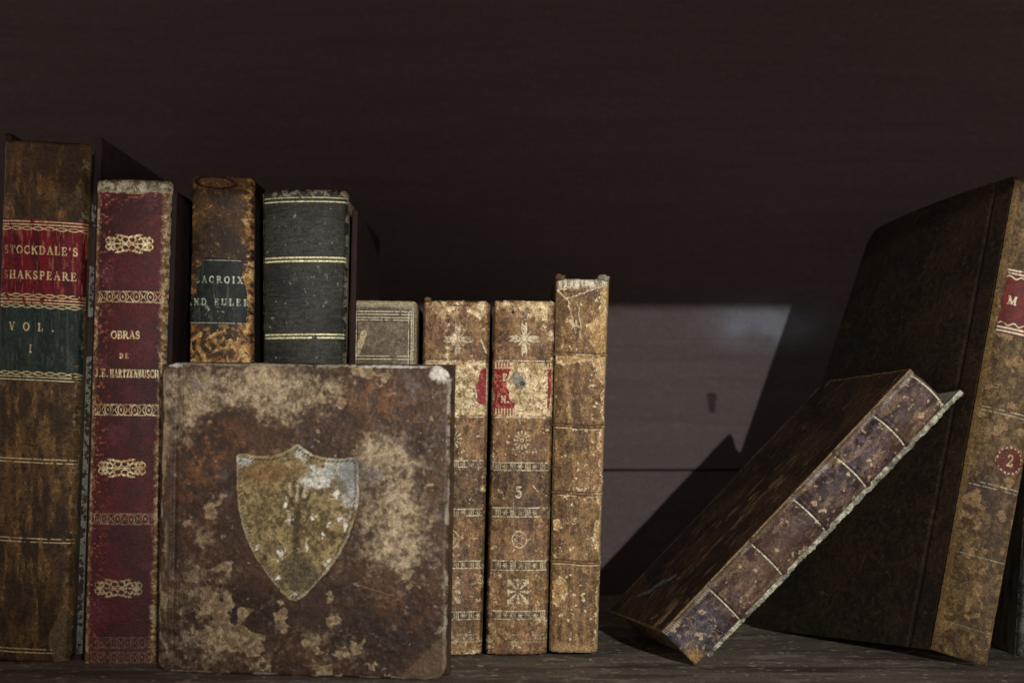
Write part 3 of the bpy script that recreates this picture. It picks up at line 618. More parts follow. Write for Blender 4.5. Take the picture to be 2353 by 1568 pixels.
# ------------------------------------------------------------------ 6 and 7. twin volumes with flowers
def twin_paint(seed, ox, vol, ymap):
    def f(X, Y, s, v):
        n = fbm(X, Y, 46, 5, seed, 1, 1.2, .6); n2 = fbm(X, Y, 9, 4, seed+1); st = fbm(X, Y, 24, 4, seed+2, .45, 3)
        c = mix(lin((94, 70, 45)), lin((158, 124, 84)), sm(.15, .9, st*.5+n2*.5))
        c = mix(c, lin((112, 84, 72)), sm(.4, .8, fbm(X, Y, 50, 4, seed+3))*.4)
        c = mix(c, lin((58, 42, 30)), sm(.5, .9, fbm(X, Y, 18, 5, seed+4, .8, 1.3))*.6)
        dark = sm(1072, 1082, Y)*sm(1168, 1160, Y)
        c = mix(c, mix(lin((58, 46, 37)), lin((126, 98, 68)), sm(.35, .9, fbm(X, Y, 18, 5, seed+5, .8, 1.4, .65))), dark*.8)
        # bare paper where the leather has peeled
        if vol == 6:
            bias = (blob(X, Y, 1040, 715, 70, 28)*.6+blob(X, Y, 1030, 790, 36, 46)*.55-blob(X, Y, 990, 740, 22, 20)*.6-blob(X, Y, 985, 790, 20, 50)*.5
                    -blob(X, Y, 1095, 755, 34, 30)*.55+blob(X, Y, 1098, 712, 30, 20)*.4+sm(829, 833, Y)*sm(956, 950, Y)*.7)
        else:
            bias = (blob(X, Y, 1205, 700, 90, 14)*.65+blob(X, Y, 1235, 735, 34, 20)*.45+sm(829, 835, Y)*sm(962, 948, Y)*.7+blob(X, Y, 1252, 790, 22, 30)*.35
                    -blob(X, Y, 1165, 790, 34, 40)*.25+blob(X, Y, 1205, 966, 26, 14)*.4)
        bias = bias+sm(1436, 1480, Y)*.22+sm(.1, .02, edge_s(s))*.16
        pn = .55*n+.45*fbm(X, Y, 14, 4, seed+6)
        w = sm(.76, .88, pn+bias*.68)
        rim = sm(.05, 0, np.abs(pn+bias*.68-.78))*.7
        paper = mix(lin((170, 146, 104)), lin((226, 208, 166)), sm(.15, .75, fbm(X, Y, 16, 5, seed+7)))
        paper = mix(paper, lin((112, 90, 60)), sm(.6, .9, fbm(X, Y, 7, 4, seed+8))*.8)
        c = mix(c, paper, w*.95)
        c = mix(c, lin((226, 206, 166)), rim*(1-w)*.5)
        sp = sm(.88, .95, fbm(X, Y, 10, 4, seed+9)); c = mix(c, lin((214, 192, 150)), sp*.7)
        cr = ridge(X, Y, 40, seed+10, .5, 2.6, .014); c = mix(c, lin((200, 176, 132)), cr*.5)
        h = w*-.25+rim*.3+(n2-.5)*.28+(grain2(X, Y, seed+11)-.5)*.2-cr*.12
        # tooling
        g = np.zeros(X.shape); cx = X*0
        if vol == 6:
            g = np.maximum(g, fleuron(X, Y, 1052, 780, 31, 0)*.75); g = np.maximum(g, fleuron(X, Y, 1042, 1007, 21, 1))
            g = np.maximum(g, fleuron(X, Y, 1037, 1236, 19, 2)*.6); g = np.maximum(g, fleuron(X, Y, 1034, 1356, 24, 3)*.7)
            bands = ((1056, 1072), (1167, 1184), (1286, 1304), (1402, 1421)); lines = (829, 957)
        else:
            g = np.maximum(g, fleuron(X, Y, 1204, 779, 32, 0)); g = np.maximum(g, fleuron(X, Y, 1199, 1010, 20, 1)*.9)
            g = np.maximum(g, fleuron(X, Y, 1193, 1237, 18, 2)*.7); g = np.maximum(g, fleuron(X, Y, 1190, 1356, 25, 3)*.9)
            g = np.maximum(g, text_mask(X, Y, '5', 1193, 1129, 25, None, 1.1))
            bands = ((1061, 1080), (1164, 1186), (1285, 1308), (1400, 1420)); lines = (829, 958)
            g = np.maximum(g, starband(X, Y, 714, 728, 1150)*.4*sm(1160, 1175, X)*sm(1236, 1220, X))
        for i, (y0, y1) in enumerate(bands): g = np.maximum(g, starband(X, Y, y0, y1, ox)*(.25+.75*worn(X, Y, seed+20+i, .2, .5, 16)))
        for y in lines: g = np.maximum(g, hline(Y, y, 1.3)*worn(X, Y, seed+30, .2, .4, 14))
        g = np.maximum(g, starband(X, Y, 1454, 1472, ox)*.4*sm(.55, .6, fbm(X, Y, 30, 2, seed+31)))
        for y0, y1 in bands: 
            bb = sm(y0-2, y0+1, Y)*sm(y1+2, y1-1, Y); h = h+bb*.15; c = mix(c, lin((66, 52, 38)), bb*.6*(1-w))
        g = g*(.35+.65*worn(X, Y, seed+33, .18, .34, 9))*sm(.05, .08, s)*sm(.97, .94, s)
        c = mix(c, lin((216, 206, 174)), g*.72); h = h-g*.12
        if vol == 7:   # bruise with a hole, dark worm hole above
            d = seg(X, Y, 1182, 866, 1196, 881)-np.where(X > 1190, 12, 9)+4*(n2-.5); m = sdm(d, 2)
            c = mix(c, lin((128, 130, 120)), m*.85); hd = np.hypot(X-1199, Y-881); ring = sdm(np.abs(hd-7)-1.6, 1.2); hole = sdm(hd-5.5, 1.5)
            c = mix(c, lin((150, 152, 140)), ring); c = mix(c, lin((70, 68, 58)), hole*.9); h = h+ring*.5-hole*1.0+m*.1
            hd2 = np.hypot(X-1178, Y-718); c = mix(c, lin((30, 22, 16)), sdm(hd2-3.2, 1)); h = h-sdm(hd2-3.2, 1)*.8
        else:
            hd = np.hypot((X-1079)/1., Y-903); ring = sm(2.5, 0, np.abs(hd-13)); c = mix(c, lin((120, 100, 68)), ring*.6); h = h+ring*.25-sm(13, 9, hd)*.15
            d = np.abs(Y-703+.05*(X-1055)**2*.06)-1.4; m = sdm(d, 1)*sm(26, 20, np.abs(X-1055)); c = mix(c, lin((60, 44, 30)), m*.8); h = h-m*.3
            m = sm(2, 0, seg(X, Y, 1105, 780, 1117, 810)-.5); c = mix(c, lin((222, 206, 170)), m*.8)
        return c, h, g*.4
    return f
b = Book('leather_book', 'peeling tan book partly hidden by the shield cover, sliver of red label at its edge',
         [(971, 690), (1126, 691), (1106, 1502), (962, 1503)], .001, .0028, .10, group='matching pair of peeling tan volumes')
b.body(M_BOARD_TAN, M_BOARD_TAN, th=.002, up=-.001)
b.spine(twin_paint(200, 1040, 6, None), .8)
def redl(seed, words, vol):
    def f(X, Y, s, v):
        n2 = fbm(X, Y, 9, 4, seed); c = mix(lin((112, 30, 34)), lin((140, 46, 46)), n2)
        c = mix(c, lin((206, 130, 100)), sm(.7, .8, fbm(X, Y, 6, 3, seed+1))*.5); g = np.zeros(X.shape)
        for w_ in words: g = np.maximum(g, text_mask(X, Y, *w_, None, 1.7)*1.1)
        fr = sm(.3, .7, .5+.5*np.sin(X*.95))*np.clip(sm(846, 843, Y)+sm(936, 939, Y), 0, 1)
        g = np.maximum(g, fr); g = np.maximum(g, hline(Y, 846 if vol == 7 else 840, 1))
        c = mix(c, lin((222, 204, 160)), g*.85)
        return c, (n2-.5)*.1, g*.3
    return f
r5 = lambda x, y: (777+x*.3227, 596.4+y*.3227)
P6 = [r5(*p) for p in ((1025, 775), (1060, 765), (1062, 900), (1052, 1040), (1020, 1028), (990, 1020), (990, 960), (985, 890), (1005, 830))]
o = b.patch('title_label', 1092, 1122, 838, 936, redl(231, (), 6), lambda X, Y, s, v: (poly_sd(X+5*(fbm(X, Y, 9, 4, 233)-.5), Y, P6) < 0) & (s < .965), .6)
o['label'] = 'remaining sliver of a red label'
b = Book('leather_book', 'peeling tan book with number 5 and a half torn red label beside a grey hole',
         [(1134, 689), (1277, 691), (1256, 1501), (1115, 1501)], .002, .003, .10, group='matching pair of peeling tan volumes')
b.body(M_BOARD_TAN, M_BOARD_TAN, th=.002, up=-.001)
b.spine(twin_paint(260, 1136, 7, None), .8)
P7 = [r5(*p) for p in ((1112, 735), (1230, 732), (1228, 790), (1205, 830), (1195, 900), (1215, 950), (1228, 1010), (1260, 1015), (1258, 1060), (1250, 1075), (1250, 1110), (1106, 1100))]
P7b = [r5(*p) for p in ((1487, 735), (1516, 735), (1514, 900), (1506, 1000), (1498, 1066), (1487, 1060), (1490, 900))]
o = b.patch('title_label', 1133, 1272, 830, 958, redl(291, [('E', 1161, 867, 14), ('N.', 1160, 917, 14)], 7),
        lambda X, Y, s, v: (np.minimum(poly_sd(X+5*(fbm(X, Y, 9, 4, 293)-.5), Y, P7), poly_sd(X+2*(fbm(X, Y, 7, 4, 294)-.5), Y, P7b)) < 0), .6)
o['label'] = 'torn red title label'

# ------------------------------------------------------------------ 8. slim cracked book
b = Book('leather_book', 'slim brown book with cracked peeling spine, next to the bare lit wall',
         [(1277, 640), (1400, 643), (1373, 1498), (1261, 1496)], .004, .0028, .10)
b.body(M_BOARD_TAN, M_BOARD_TAN, th=.0026, up=.0022, back=.0015)
def paint8(X, Y, s, v):
    n = fbm(X, Y, 40, 5, 301, 1, 1.4); n2 = fbm(X, Y, 9, 4, 302); st = fbm(X, Y, 20, 4, 303, .4, 3)
    c = mix(lin((92, 68, 43)), lin((150, 118, 78)), sm(.15, .9, st*.5+n2*.5))
    c = mix(c, lin((70, 50, 34)), sm(.58, .78, fbm(X, Y, 26, 5, 304, .8, 1.5))*.6)
    # right border: bare tan under-layer with a ragged edge
    xr = 1376-(Y-640)*.018+26*(fbm(Y*0+3.1, Y, 34, 5, 305)-.5)+10*(fbm(X, Y, 9, 3, 306)-.5)
    wide = sm(900, 780, Y)*-16*sm(700, 760, Y)*sm(860, 820, Y)+sm(860, 900, Y)*8
    d = (xr+wide)-X
    w = sm(1.5, -1.5, d)*.95
    d2 = poly_sd(X+10*(fbm(X, Y, 16, 4, 307)-.5), Y+8*(fbm(X, Y, 12, 4, 308)-.5), [(1277, 816), (1310, 818), (1345, 814), (1380, 816), (1380, 850), (1360, 830), (1330, 828), (1305, 840), (1277, 832)])
    d3 = poly_sd(X+6*(fbm(X, Y, 12, 4, 309)-.5), Y+5*(fbm(X, Y, 9, 4, 310)-.5), [(1270, 1336), (1284, 1324), (1300, 1334), (1304, 1350), (1296, 1376), (1290, 1368), (1280, 1395), (1270, 1380)])
    d4 = poly_sd(X+6*(fbm(X, Y, 12, 4, 311)-.5), Y, [(1271, 1195), (1282, 1194), (1290, 1206), (1285, 1222), (1272, 1216)])
    d5 = np.minimum(d2, np.minimum(d3, d4)); w = np.maximum(w, sdm(d5, 1.5))
    rim = np.maximum(sm(3.2, 0, np.abs(d)), sm(3.2, 0, np.abs(d5)))
    under = mix(lin((158, 124, 76)), lin((198, 168, 118)), sm(.1, .9, fbm(X, Y, 14, 4, 312)))
    under = mix(under, lin((112, 84, 54)), sm(.66, .8, fbm(X, Y, 6, 4, 313))*.5)
    c = mix(c, under, w)
    c = mix(c, lin((234, 220, 184)), rim*.75*sm(.3, .5, fbm(X, Y, 12, 3, 314)))
    top = sm(668, 658, Y+12*(fbm(X, Y, 22, 4, 315)-.5)+6*(s-.5))
    c = mix(c, mix(lin((146, 136, 112)), lin((212, 206, 184)), sm(.3, .7, fbm(X, Y, 12, 4, 316, .4, 2))), top)
    pr = sdm(seg(X, Y, 1335, 678, 1378, 664)-7+5*(n2-.5), 3); c = mix(c, lin((92, 62, 70)), pr*.55)
    wl = np.maximum(sm(3.2, .5, seg(X+5*(n2-.5), Y, 1280, 668, 1300, 688)), sm(3, .5, seg(X, Y+5*(n2-.5), 1300, 688, 1385, 656)))
    wl = np.maximum(wl, sm(2.4, .4, seg(X+6*(n2-.5), Y, 1302, 690, 1320, 760)))
    wl = np.maximum(wl, sm(1.6, .4, seg(X+6*(n2-.5), Y, 1328, 700, 1334, 780)))
    c = mix(c, lin((222, 208, 172)), wl*.8)
    cr = ridge(X, Y, 30, 317, .45, 3.2, .018)*sm(.16, .3, s)*sm(.85, .7, s); cr2 = ridge(X, Y, 24, 318, 1, 1, .014)*sm(.4, .6, fbm(X, Y, 60, 2, 319))
    c = mix(c, lin((206, 184, 144)), np.maximum(cr*.75, cr2*.4))
    sp = sm(.87, .94, fbm(X, Y, 11, 4, 320)); c = mix(c, lin((226, 208, 170)), sp*.8)
    c = mix(c, lin((190, 172, 136)), sm(.05, .015, edge_s(s)+.03*(n2-.5))*.8)
    c = mix(c, lin((168, 144, 104)), sm(1475, 1496, Y+10*(n-.5))*.6)
    h = -w*.2+rim*.4+(n2-.5)*.3+(grain2(X, Y, 321)-.5)*.22+cr*.2+wl*.4
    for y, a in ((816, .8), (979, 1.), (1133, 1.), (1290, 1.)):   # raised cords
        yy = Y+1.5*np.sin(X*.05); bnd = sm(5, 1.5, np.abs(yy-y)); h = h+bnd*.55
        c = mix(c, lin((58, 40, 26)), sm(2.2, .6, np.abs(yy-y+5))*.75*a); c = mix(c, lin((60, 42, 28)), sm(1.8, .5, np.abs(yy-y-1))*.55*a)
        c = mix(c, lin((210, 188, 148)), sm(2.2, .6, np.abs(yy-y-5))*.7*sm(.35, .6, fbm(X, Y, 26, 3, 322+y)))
    return c, h, np.zeros(X.shape)
b.spine(paint8, .8)

# small curls of frayed leather at the head of book 8 and book 6
def curl(parent, px, py, t, rx, ry, seed, mat):
    bm = bmesh.new(); bmesh.ops.create_icosphere(bm, subdivisions=4, radius=1.0)
    c = W(px, py, t); s = (D-t)/F
    for v in bm.verts:
        p = np.array(v.co); k = 1+.5*(float(fbm(np.array([p[0]*3+seed]), np.array([p[2]*3+p[1]*2]), 1.2, 3, seed)[0])-.5)*1.6
        v.co = (c[0]+p[0]*rx*s*k, c[1]+p[1]*.003*k, c[2]+p[2]*ry*s*k)
    me = bpy.data.meshes.new('frayed_cap'); bm.to_mesh(me); bm.free()
    for p in me.polygons: p.use_smooth = True
    link_mesh('frayed_cap', me, mat, parent)
curl(b.root, 1287, 637, .003, 9, 8, 3, M_BOARD_TAN); curl(b.root, 1386, 640, .003, 13, 8, 5, M_BOARD_GREY)
for o in list(bpy.data.objects):
    if o.get('label', '').startswith('peeling tan book partly'): curl(o, 982, 688, .001, 8, 5, 7, M_BOARD_TAN)

# ------------------------------------------------------------------ 9. front book with the shield
cF = [W(372, 831, .050), W(1036, 838, .066), W(1024, 1570, .069), W(362, 1543, .043)]
cF[2][2] = max(cF[2][2], .0002); 
root = empty('shield_book', (float((cF[2][0]+cF[3][0])/2), -.05, 0), 'mottled brown book facing the camera with a pale shield crest on its cover', 'book')
q4 = lambda X, Y: ((X-343.4)/.4927, (Y-795)/.4927)
SH = [(418, 505), (432, 496), (470, 497), (520, 508), (575, 510), (620, 500), (662, 482), (700, 455), (712, 455), (735, 475), (775, 500), (820, 515), (870, 522), (930, 520), (975, 515), (988, 540), (990, 600), (992, 690), (978, 790), (945, 890), (900, 980), (840, 1060), (780, 1125), (735, 1170), (700, 1188), (670, 1180), (625, 1140), (570, 1070), (520, 1000), (475, 915), (445, 830), (428, 750), (420, 650)]
CH, CV = 664, 735
def xyF(s, v):
    xl = 372*(1-v)+362*v; xr = 1036*(1-v)+1024*v
    yt = 831*(1-s)+838*s; yb = 1543*(1-s)+1570*s
    return xl+(xr-xl)*s, yt+(yb-yt)*v
def PF(s, v):
    p = bil(cF, s, v); n = np.cross(cF[1]-cF[0], cF[3]-cF[0]); n = n/np.linalg.norm(n)
    if n[1] > 0: n = -n
    ex = np.minimum(s, 1-s)*CH; ey = np.minimum(v, 1-v)*CV; e = np.minimum(ex, ey)
    r = .0022*(1-np.sqrt(np.clip(1-(1-np.minimum(e/11, 1))**2, 0, 1)))
    # rounded spine edge at the left and its joint groove
    jt = .0012*np.exp(-((s*CH-34)/6)**2)
    sag = .0012*np.sin(np.pi*s)*np.sin(np.pi*v)
    return p+n*(-r-jt+sag)[..., None]
def maskF(s, v):
    X, Y = s*CH, v*CV; n = 3*(fbm(X, Y, 18, 4, 401)-.5)
    R = 40.; ex = np.minimum(X, CH-X)+n; ey = np.minimum(Y, CV-Y)+n*.6
    corner = (ex < R) & (ey < R) & (np.hypot(R-ex, R-ey) > R)
    lft = X < CH*.5
    corner = corner & ~(lft & (ex > 12) & False)
    return ~corner & (ex > .6) & (ey > .6)
def paintF(s, v):
    X, Y = xyF(s, v); A, B = q4(X, Y)           # A, B: cover coordinates 0..1467 x 0..1568
    n = fbm(X, Y, 120, 5, 411); n2 = fbm(X, Y, 26, 5, 412); n3 = fbm(X, Y, 8, 4, 413)
    c = mix(lin((54, 40, 31)), lin((86, 61, 42)), sm(.2, .8, n*.6+n3*.4))
    c = mix(c, lin((130, 84, 48)), .85*np.clip(blob(A, B, 230, 620, 150, 240)*.7+blob(A, B, 1100, 260, 130, 120)*.7+blob(A, B, 1180, 1240, 120, 60)*.8+blob(A, B, 330, 420, 120, 90)*.5, 0, 1)*sm(.3, .7, n2*.6+n3*.4))
    c = mix(c, lin((40, 28, 24)), 1.1*np.clip(blob(A, B, 500, 1230, 260, 130)*.9+blob(A, B, 1000, 1330, 300, 130)*.8+blob(A, B, 420, 900, 120, 180)*.6+blob(A, B, 1290, 470, 60, 80)*.8+blob(A, B, 760, 420, 160, 40)*.4, 0, 1)*.85)
    # rubbed pale areas
    rub = (blob(A, B, 560, 200, 360, 130)*1.2+blob(A, B, 180, 290, 120, 170)*1.0+blob(A, B, 1090, 500, 120, 110)*1.0+blob(A, B, 1150, 760, 150, 200)*.85+blob(A, B, 1180, 960, 150, 120)*.6
           +blob(A, B, 230, 1120, 150, 110)*.45+blob(A, B, 230, 1380, 180, 160)*.55+blob(A, B, 270, 900, 70, 60)*.5+blob(A, B, 800, 1400, 420, 120)*.25-blob(A, B, 350, 370, 160, 80)*.5-blob(A, B, 980, 230, 120, 160)*.35)
    w = sm(.08, 1.2, rub*1.1+.55*(n2-.5)+.45*(n3-.5)+.3*(n-.5))
    c = mix(c, mix(lin((124, 104, 80)), lin((188, 170, 138)), sm(.1, .85, n3*.6+n2*.4)), w*.9)
    c = mix(c, lin((74, 50, 34)), sm(.6, .95, fbm(X, Y, 20, 5, 424, 1, 1, .65))*.55)
    ns_ = fbm(X, Y, 46, 5, 414)
    # flaked spots with hard edges, lower left and scattered
    fz = fbm(X, Y, 52, 5, 415, 1.1, 1); lo = blob(A, B, 300, 1250, 300, 190)*.30+blob(A, B, 620, 1280, 100, 110)*.12+blob(A, B, 900, 1420, 120, 60)*.14
    fk = sm(.83, .86, fz+lo)
    P = [[(290, 1045), (330, 1010), (385, 1003), (397, 1030), (385, 1062), (345, 1048), (300, 1055)], [(420, 1220), (455, 1207), (495, 1215), (470, 1250), (465, 1285), (430, 1290)],
         [(355, 1150), (375, 1132), (405, 1170), (400, 1220), (370, 1250), (330, 1235), (350, 1200)], [(985, 950), (1040, 940), (1045, 985), (990, 990)], [(865, 1430), (930, 1425), (965, 1450), (940, 1470), (890, 1455)],
         [(940, 1375), (975, 1380), (1000, 1440), (975, 1455), (950, 1410)], [(600, 1245), (635, 1250), (640, 1300), (660, 1320), (630, 1340), (600, 1310)], [(800, 1490), (850, 1490), (875, 1540), (860, 1575), (800, 1575)],
         [(610, 1190), (645, 1185), (640, 1205), (615, 1208)], [(70, 1380), (92, 1378), (90, 1430), (72, 1430)], [(205, 1200), (270, 1230), (250, 1245), (215, 1225)], [(1070, 150), (1085, 160), (1100, 190), (1065, 190)], [(1310, 330), (1330, 320), (1335, 350), (1315, 350)]]
    dP = np.full(X.shape, 1e3)
    for p_ in P: 
        xs = [q[0] for q in p_]; ys = [q[1] for q in p_]
        sel = (A > min(xs)-40) & (A < max(xs)+40) & (B > min(ys)-40) & (B < max(ys)+40)
        if sel.any(): dP[sel] = np.minimum(dP[sel], poly_sd((A+26*(fbm(X, Y, 20, 4, 416)-.5))[sel], (B+26*(fbm(X, Y, 20, 4, 417)-.5))[sel], p_))
    fk = np.maximum(fk, sm(4, -4, dP))
    c = mix(c, mix(lin((126, 106, 80)), lin((172, 152, 120)), sm(.3, .8, n3)), fk*.8)
    # grey smudges
    c = mix(c, lin((92, 88, 92)), np.clip(blob(A, B, 215, 160, 60, 40)*.8+blob(A, B, 370, 640, 50, 60)*.7+blob(A, B, 1240, 180, 60, 80)*.5+blob(A, B, 1060, 590, 60, 60)*.7, 0, 1)*sm(.3, .6, n2))
    c = mix(c, lin((178, 174, 164)), sm(.93, .99, fbm(X, Y, 16, 4, 418))*.4)
    c = mix(c, lin((46, 34, 28)), sm(.6, .9, fbm(X, Y, 13, 5, 423))*.4)
    # scratch
    c = mix(c, lin((150, 110, 70)), sm(3.2, .5, seg(A, B+5*(n3-.5), 960, 1110, 1150, 1170))*.7)
    # rubbed edges
    ex = np.minimum(s, 1-s)*CH; ey = np.minimum(v, 1-v)*CV; e = np.minimum(ex, ey)+7*(fbm(X, Y, 22, 4, 419)-.5)
    ed = sm(9, 3, e)*sm(.3, .55, fbm(X, Y, 30, 4, 420)+.25*sm(.5, .0, v))
    c = mix(c, lin((164, 156, 136)), ed*.8)
    cor = blob(s*CH, v*CV, 640, 16, 26, 30); c = mix(c, lin((206, 204, 192)), sm(.35, .7, cor+.3*(n3-.5)))
    cor = blob(s*CH, v*CV, 30, 6, 20, 7)+.8*blob(s*CH, v*CV, 540, 5, 120, 5); c = mix(c, lin((196, 196, 190)), sm(.35, .7, cor+.3*(n3-.5))*.9)
    tri = sm(8, -8, (CH-s*CH)+(CV-v*CV)-112+18*(n2-.5)); c = mix(c, lin((98, 80, 60)), tri*.7)
    # faint ruled lines and rubbed leather beside the joint
    for xx in (24, 44, 50): 
        c = mix(c, lin((52, 38, 28)), sm(1.8, .4, np.abs(s*CH-xx-1.2*np.sin(v*7)))*.55)
    c = mix(c, lin((160, 140, 106)), sm(.52, .75, fbm(X, Y, 24, 5, 421, .7, 2))*sm(26, 8, s*CH)*.75)
    h = (n-.5)*1.0+(n2-.5)*.35+(n3-.5)*.12+fk*-.45-sm(.4, .8, w)*.15+(grain2(X, Y, 422)-.5)*.06
    return c, h, np.zeros(X.shape)
cover = slab('front_cover', root, M_COVER, PF, 760, 840, paintF, .0028, maskF)
def paintS(s, v):
    s2 = .06+(.98-.06)*s; s2 = .09+.63*s; v2 = .23+.55*v
    X, Y = xyF(s2, v2); A, B = q4(X, Y)
    n2 = fbm(X, Y, 22, 5, 431); n3 = fbm(X, Y, 7, 4, 432)
    c = mix(lin((92, 78, 52)), lin((156, 138, 96)), sm(.2, .8, n2*.5+n3*.5))
    c = mix(c, lin((52, 44, 30)), sm(.62, .85, fbm(X, Y, 12, 4, 438))*.5)
    c = mix(c, lin((124, 88, 48)), blob(A, B, 540, 570, 120, 60)*.6)
    pale = blob(A, B, 810, 590, 120, 80)*.85+blob(A, B, 930, 600, 70, 100)*.5+blob(A, B, 710, 490, 60, 40)*.9+blob(A, B, 455, 525, 60, 28)*1.0+blob(A, B, 800, 640, 90, 30)*.7+blob(A, B, 940, 760, 60, 120)*.45+blob(A, B, 690, 1160, 80, 30)*.5+blob(A, B, 970, 690, 30, 90)*.5-blob(A, B, 880, 650, 40, 40)*.9-blob(A, B, 620, 600, 90, 50)*.3
    p = sm(.35, .95, pale+.85*(fbm(X, Y, 15, 5, 433)-.5))
    c = mix(c, mix(lin((176, 182, 180)), lin((224, 226, 216)), sm(.3, .7, n3)), p*.7)
    c = mix(c, lin((116, 120, 120)), np.clip(blob(A, B, 950, 590, 70, 90)*1.1, 0, .85))
    wd = np.full(X.shape, 1e3)
    for bx, by, r in ((650, 735, 16), (883, 695, 20), (900, 803, 12), (825, 880, 12), (785, 800, 13), (630, 968, 20), (705, 965, 10), (672, 810, 14), (850, 830, 8), (925, 840, 14), (755, 940, 9), (615, 1075, 12), (515, 945, 10), (840, 1020, 14), (860, 995, 8)):
        wd = np.minimum(wd, np.hypot((A-bx)*1.1, (B-by)*.75)-r)
    wm = sm(5, -6, wd+34*(fbm(X, Y, 6, 4, 434)-.5)+4); c = mix(c, lin((228, 226, 210)), wm*.9)
    # dark figure: a plume with five shoots on a rounded mound
    Aw = A+10*(fbm(X, Y, 12, 4, 435)-.5); d = np.full(X.shape, 1e3)
    for x0, y0, x1, y1, r in ((705, 770, 700, 950, 12), (700, 760, 650, 680, 5), (705, 765, 690, 665, 5), (708, 765, 722, 665, 6), (712, 765, 765, 685, 5), (700, 860, 662, 790, 4), (662, 790, 660, 745, 4), (716, 860, 755, 790, 5), (755, 790, 760, 755, 4), (725, 850, 700, 770, 13), (690, 940, 700, 970, 5)):
        d = np.minimum(d, seg(Aw, B, x0, y0, x1, y1)-r)
    c = mix(c, lin((58, 48, 38)), sm(8, -5, d-1+16*(fbm(X, Y, 8, 4, 439)-.4))*.75)
    for lx, ly, l2, l3 in ((672, 690, 668, 640), (700, 720, 704, 650), (735, 700, 742, 640), (668, 830, 664, 770), (745, 935, 752, 900)):
        c = mix(c, lin((210, 204, 180)), sm(9, 1, seg(A, B, lx, ly, l2, l3)-1+14*(n3-.5))*.5)
    dm = poly_sd(Aw, B+8*(n2-.5), [(690, 960), (725, 965), (760, 1000), (800, 1050), (815, 1085), (790, 1120), (720, 1150), (660, 1120), (630, 1060), (630, 1010), (655, 985)])
    c = mix(c, mix(lin((66, 60, 46)), lin((96, 88, 68)), n3), sm(14, -8, dm)*.85)
    dS = poly_sd(A, B, SH)
    c = mix(c, lin((72, 62, 46)), sm(9, 2, np.abs(dS+18))*.75*sm(.25, .6, .5+.5*np.sin(A*.3+B*.3)))   # stitch marks
    c = mix(c, lin((170, 162, 136)), sm(9, 1, np.abs(dS+5)+16*(n3-.5))*.5*sm(.25, .6, fbm(X, Y, 40, 4, 440)))
    h = (n2-.5)*.3+(n3-.5)*.2+sm(16, 4, np.abs(dS+8))*.55-sm(7, -3, d)*.15
    return c, h, p*.0
def f4(s, v): return .09+.63*s, .23+.55*v
o = slab('shield_crest', cover, M_LABEL, lambda a, b: PF(*f4(a, b)), 600, 560, paintS, .0007,
     lambda a, b: poly_sd(q4(*xyF(*f4(a, b)))[0]+6*(fbm(a*400, b*400, 14, 4, 436)-.5), q4(*xyF(*f4(a, b)))[1]+6*(fbm(a*400, b*400, 14, 4, 437)-.5), SH) < 0, .0005)
# pages, back board and spine of the shield book
n = np.cross(cF[1]-cF[0], cF[3]-cF[0]); n = n/np.linalg.norm(n); n = n if n[1] < 0 else -n
ax = (cF[1]-cF[0]); ax /= np.linalg.norm(ax); up = (cF[0]-cF[3]); up /= np.linalg.norm(up)
def off(p, a=0, u=0, d=0): return p+ax*a+up*u-n*d
TH = .014
zz = lambda L: [np.array([p[0], p[1], max(p[2], .0004)]) for p in L]
prism('page_block', root, M_PAGES, zz([off(cF[0], .004, -.003, .003), off(cF[1], -.003, -.003, .003), off(cF[2], -.003, .003, .003), off(cF[3], .004, .003, .003), off(cF[0], .004, -.003, TH-.003), off(cF[1], -.003, -.003, TH-.003), off(cF[2], -.003, .004, TH-.003), off(cF[3], .004, .004, TH-.003)]), .0005)
prism('back_cover', root, M_BOARD_BROWN, zz([off(cF[0], .001, 0, TH-.0026), off(cF[1], 0, 0, TH-.0026), off(cF[2], 0, .0, TH-.0026), off(cF[3], .001, .0, TH-.0026), off(cF[0], .001, 0, TH), off(cF[1], 0, 0, TH), off(cF[2], 0, .0, TH), off(cF[3], .001, .0, TH)]), .0006)
prism('spine', root, M_BOARD_BROWN, zz([off(cF[0], -.001, -.001, .0022), off(cF[0], .0035, -.001, .0022), off(cF[3], .0035, .001, .0022), off(cF[3], -.001, .001, .0022), off(cF[0], -.001, -.001, TH-.0005), off(cF[0], .0035, -.001, TH-.0005), off(cF[3], .0035, .001, TH-.0005), off(cF[3], -.001, .001, TH-.0005)]), .0012)

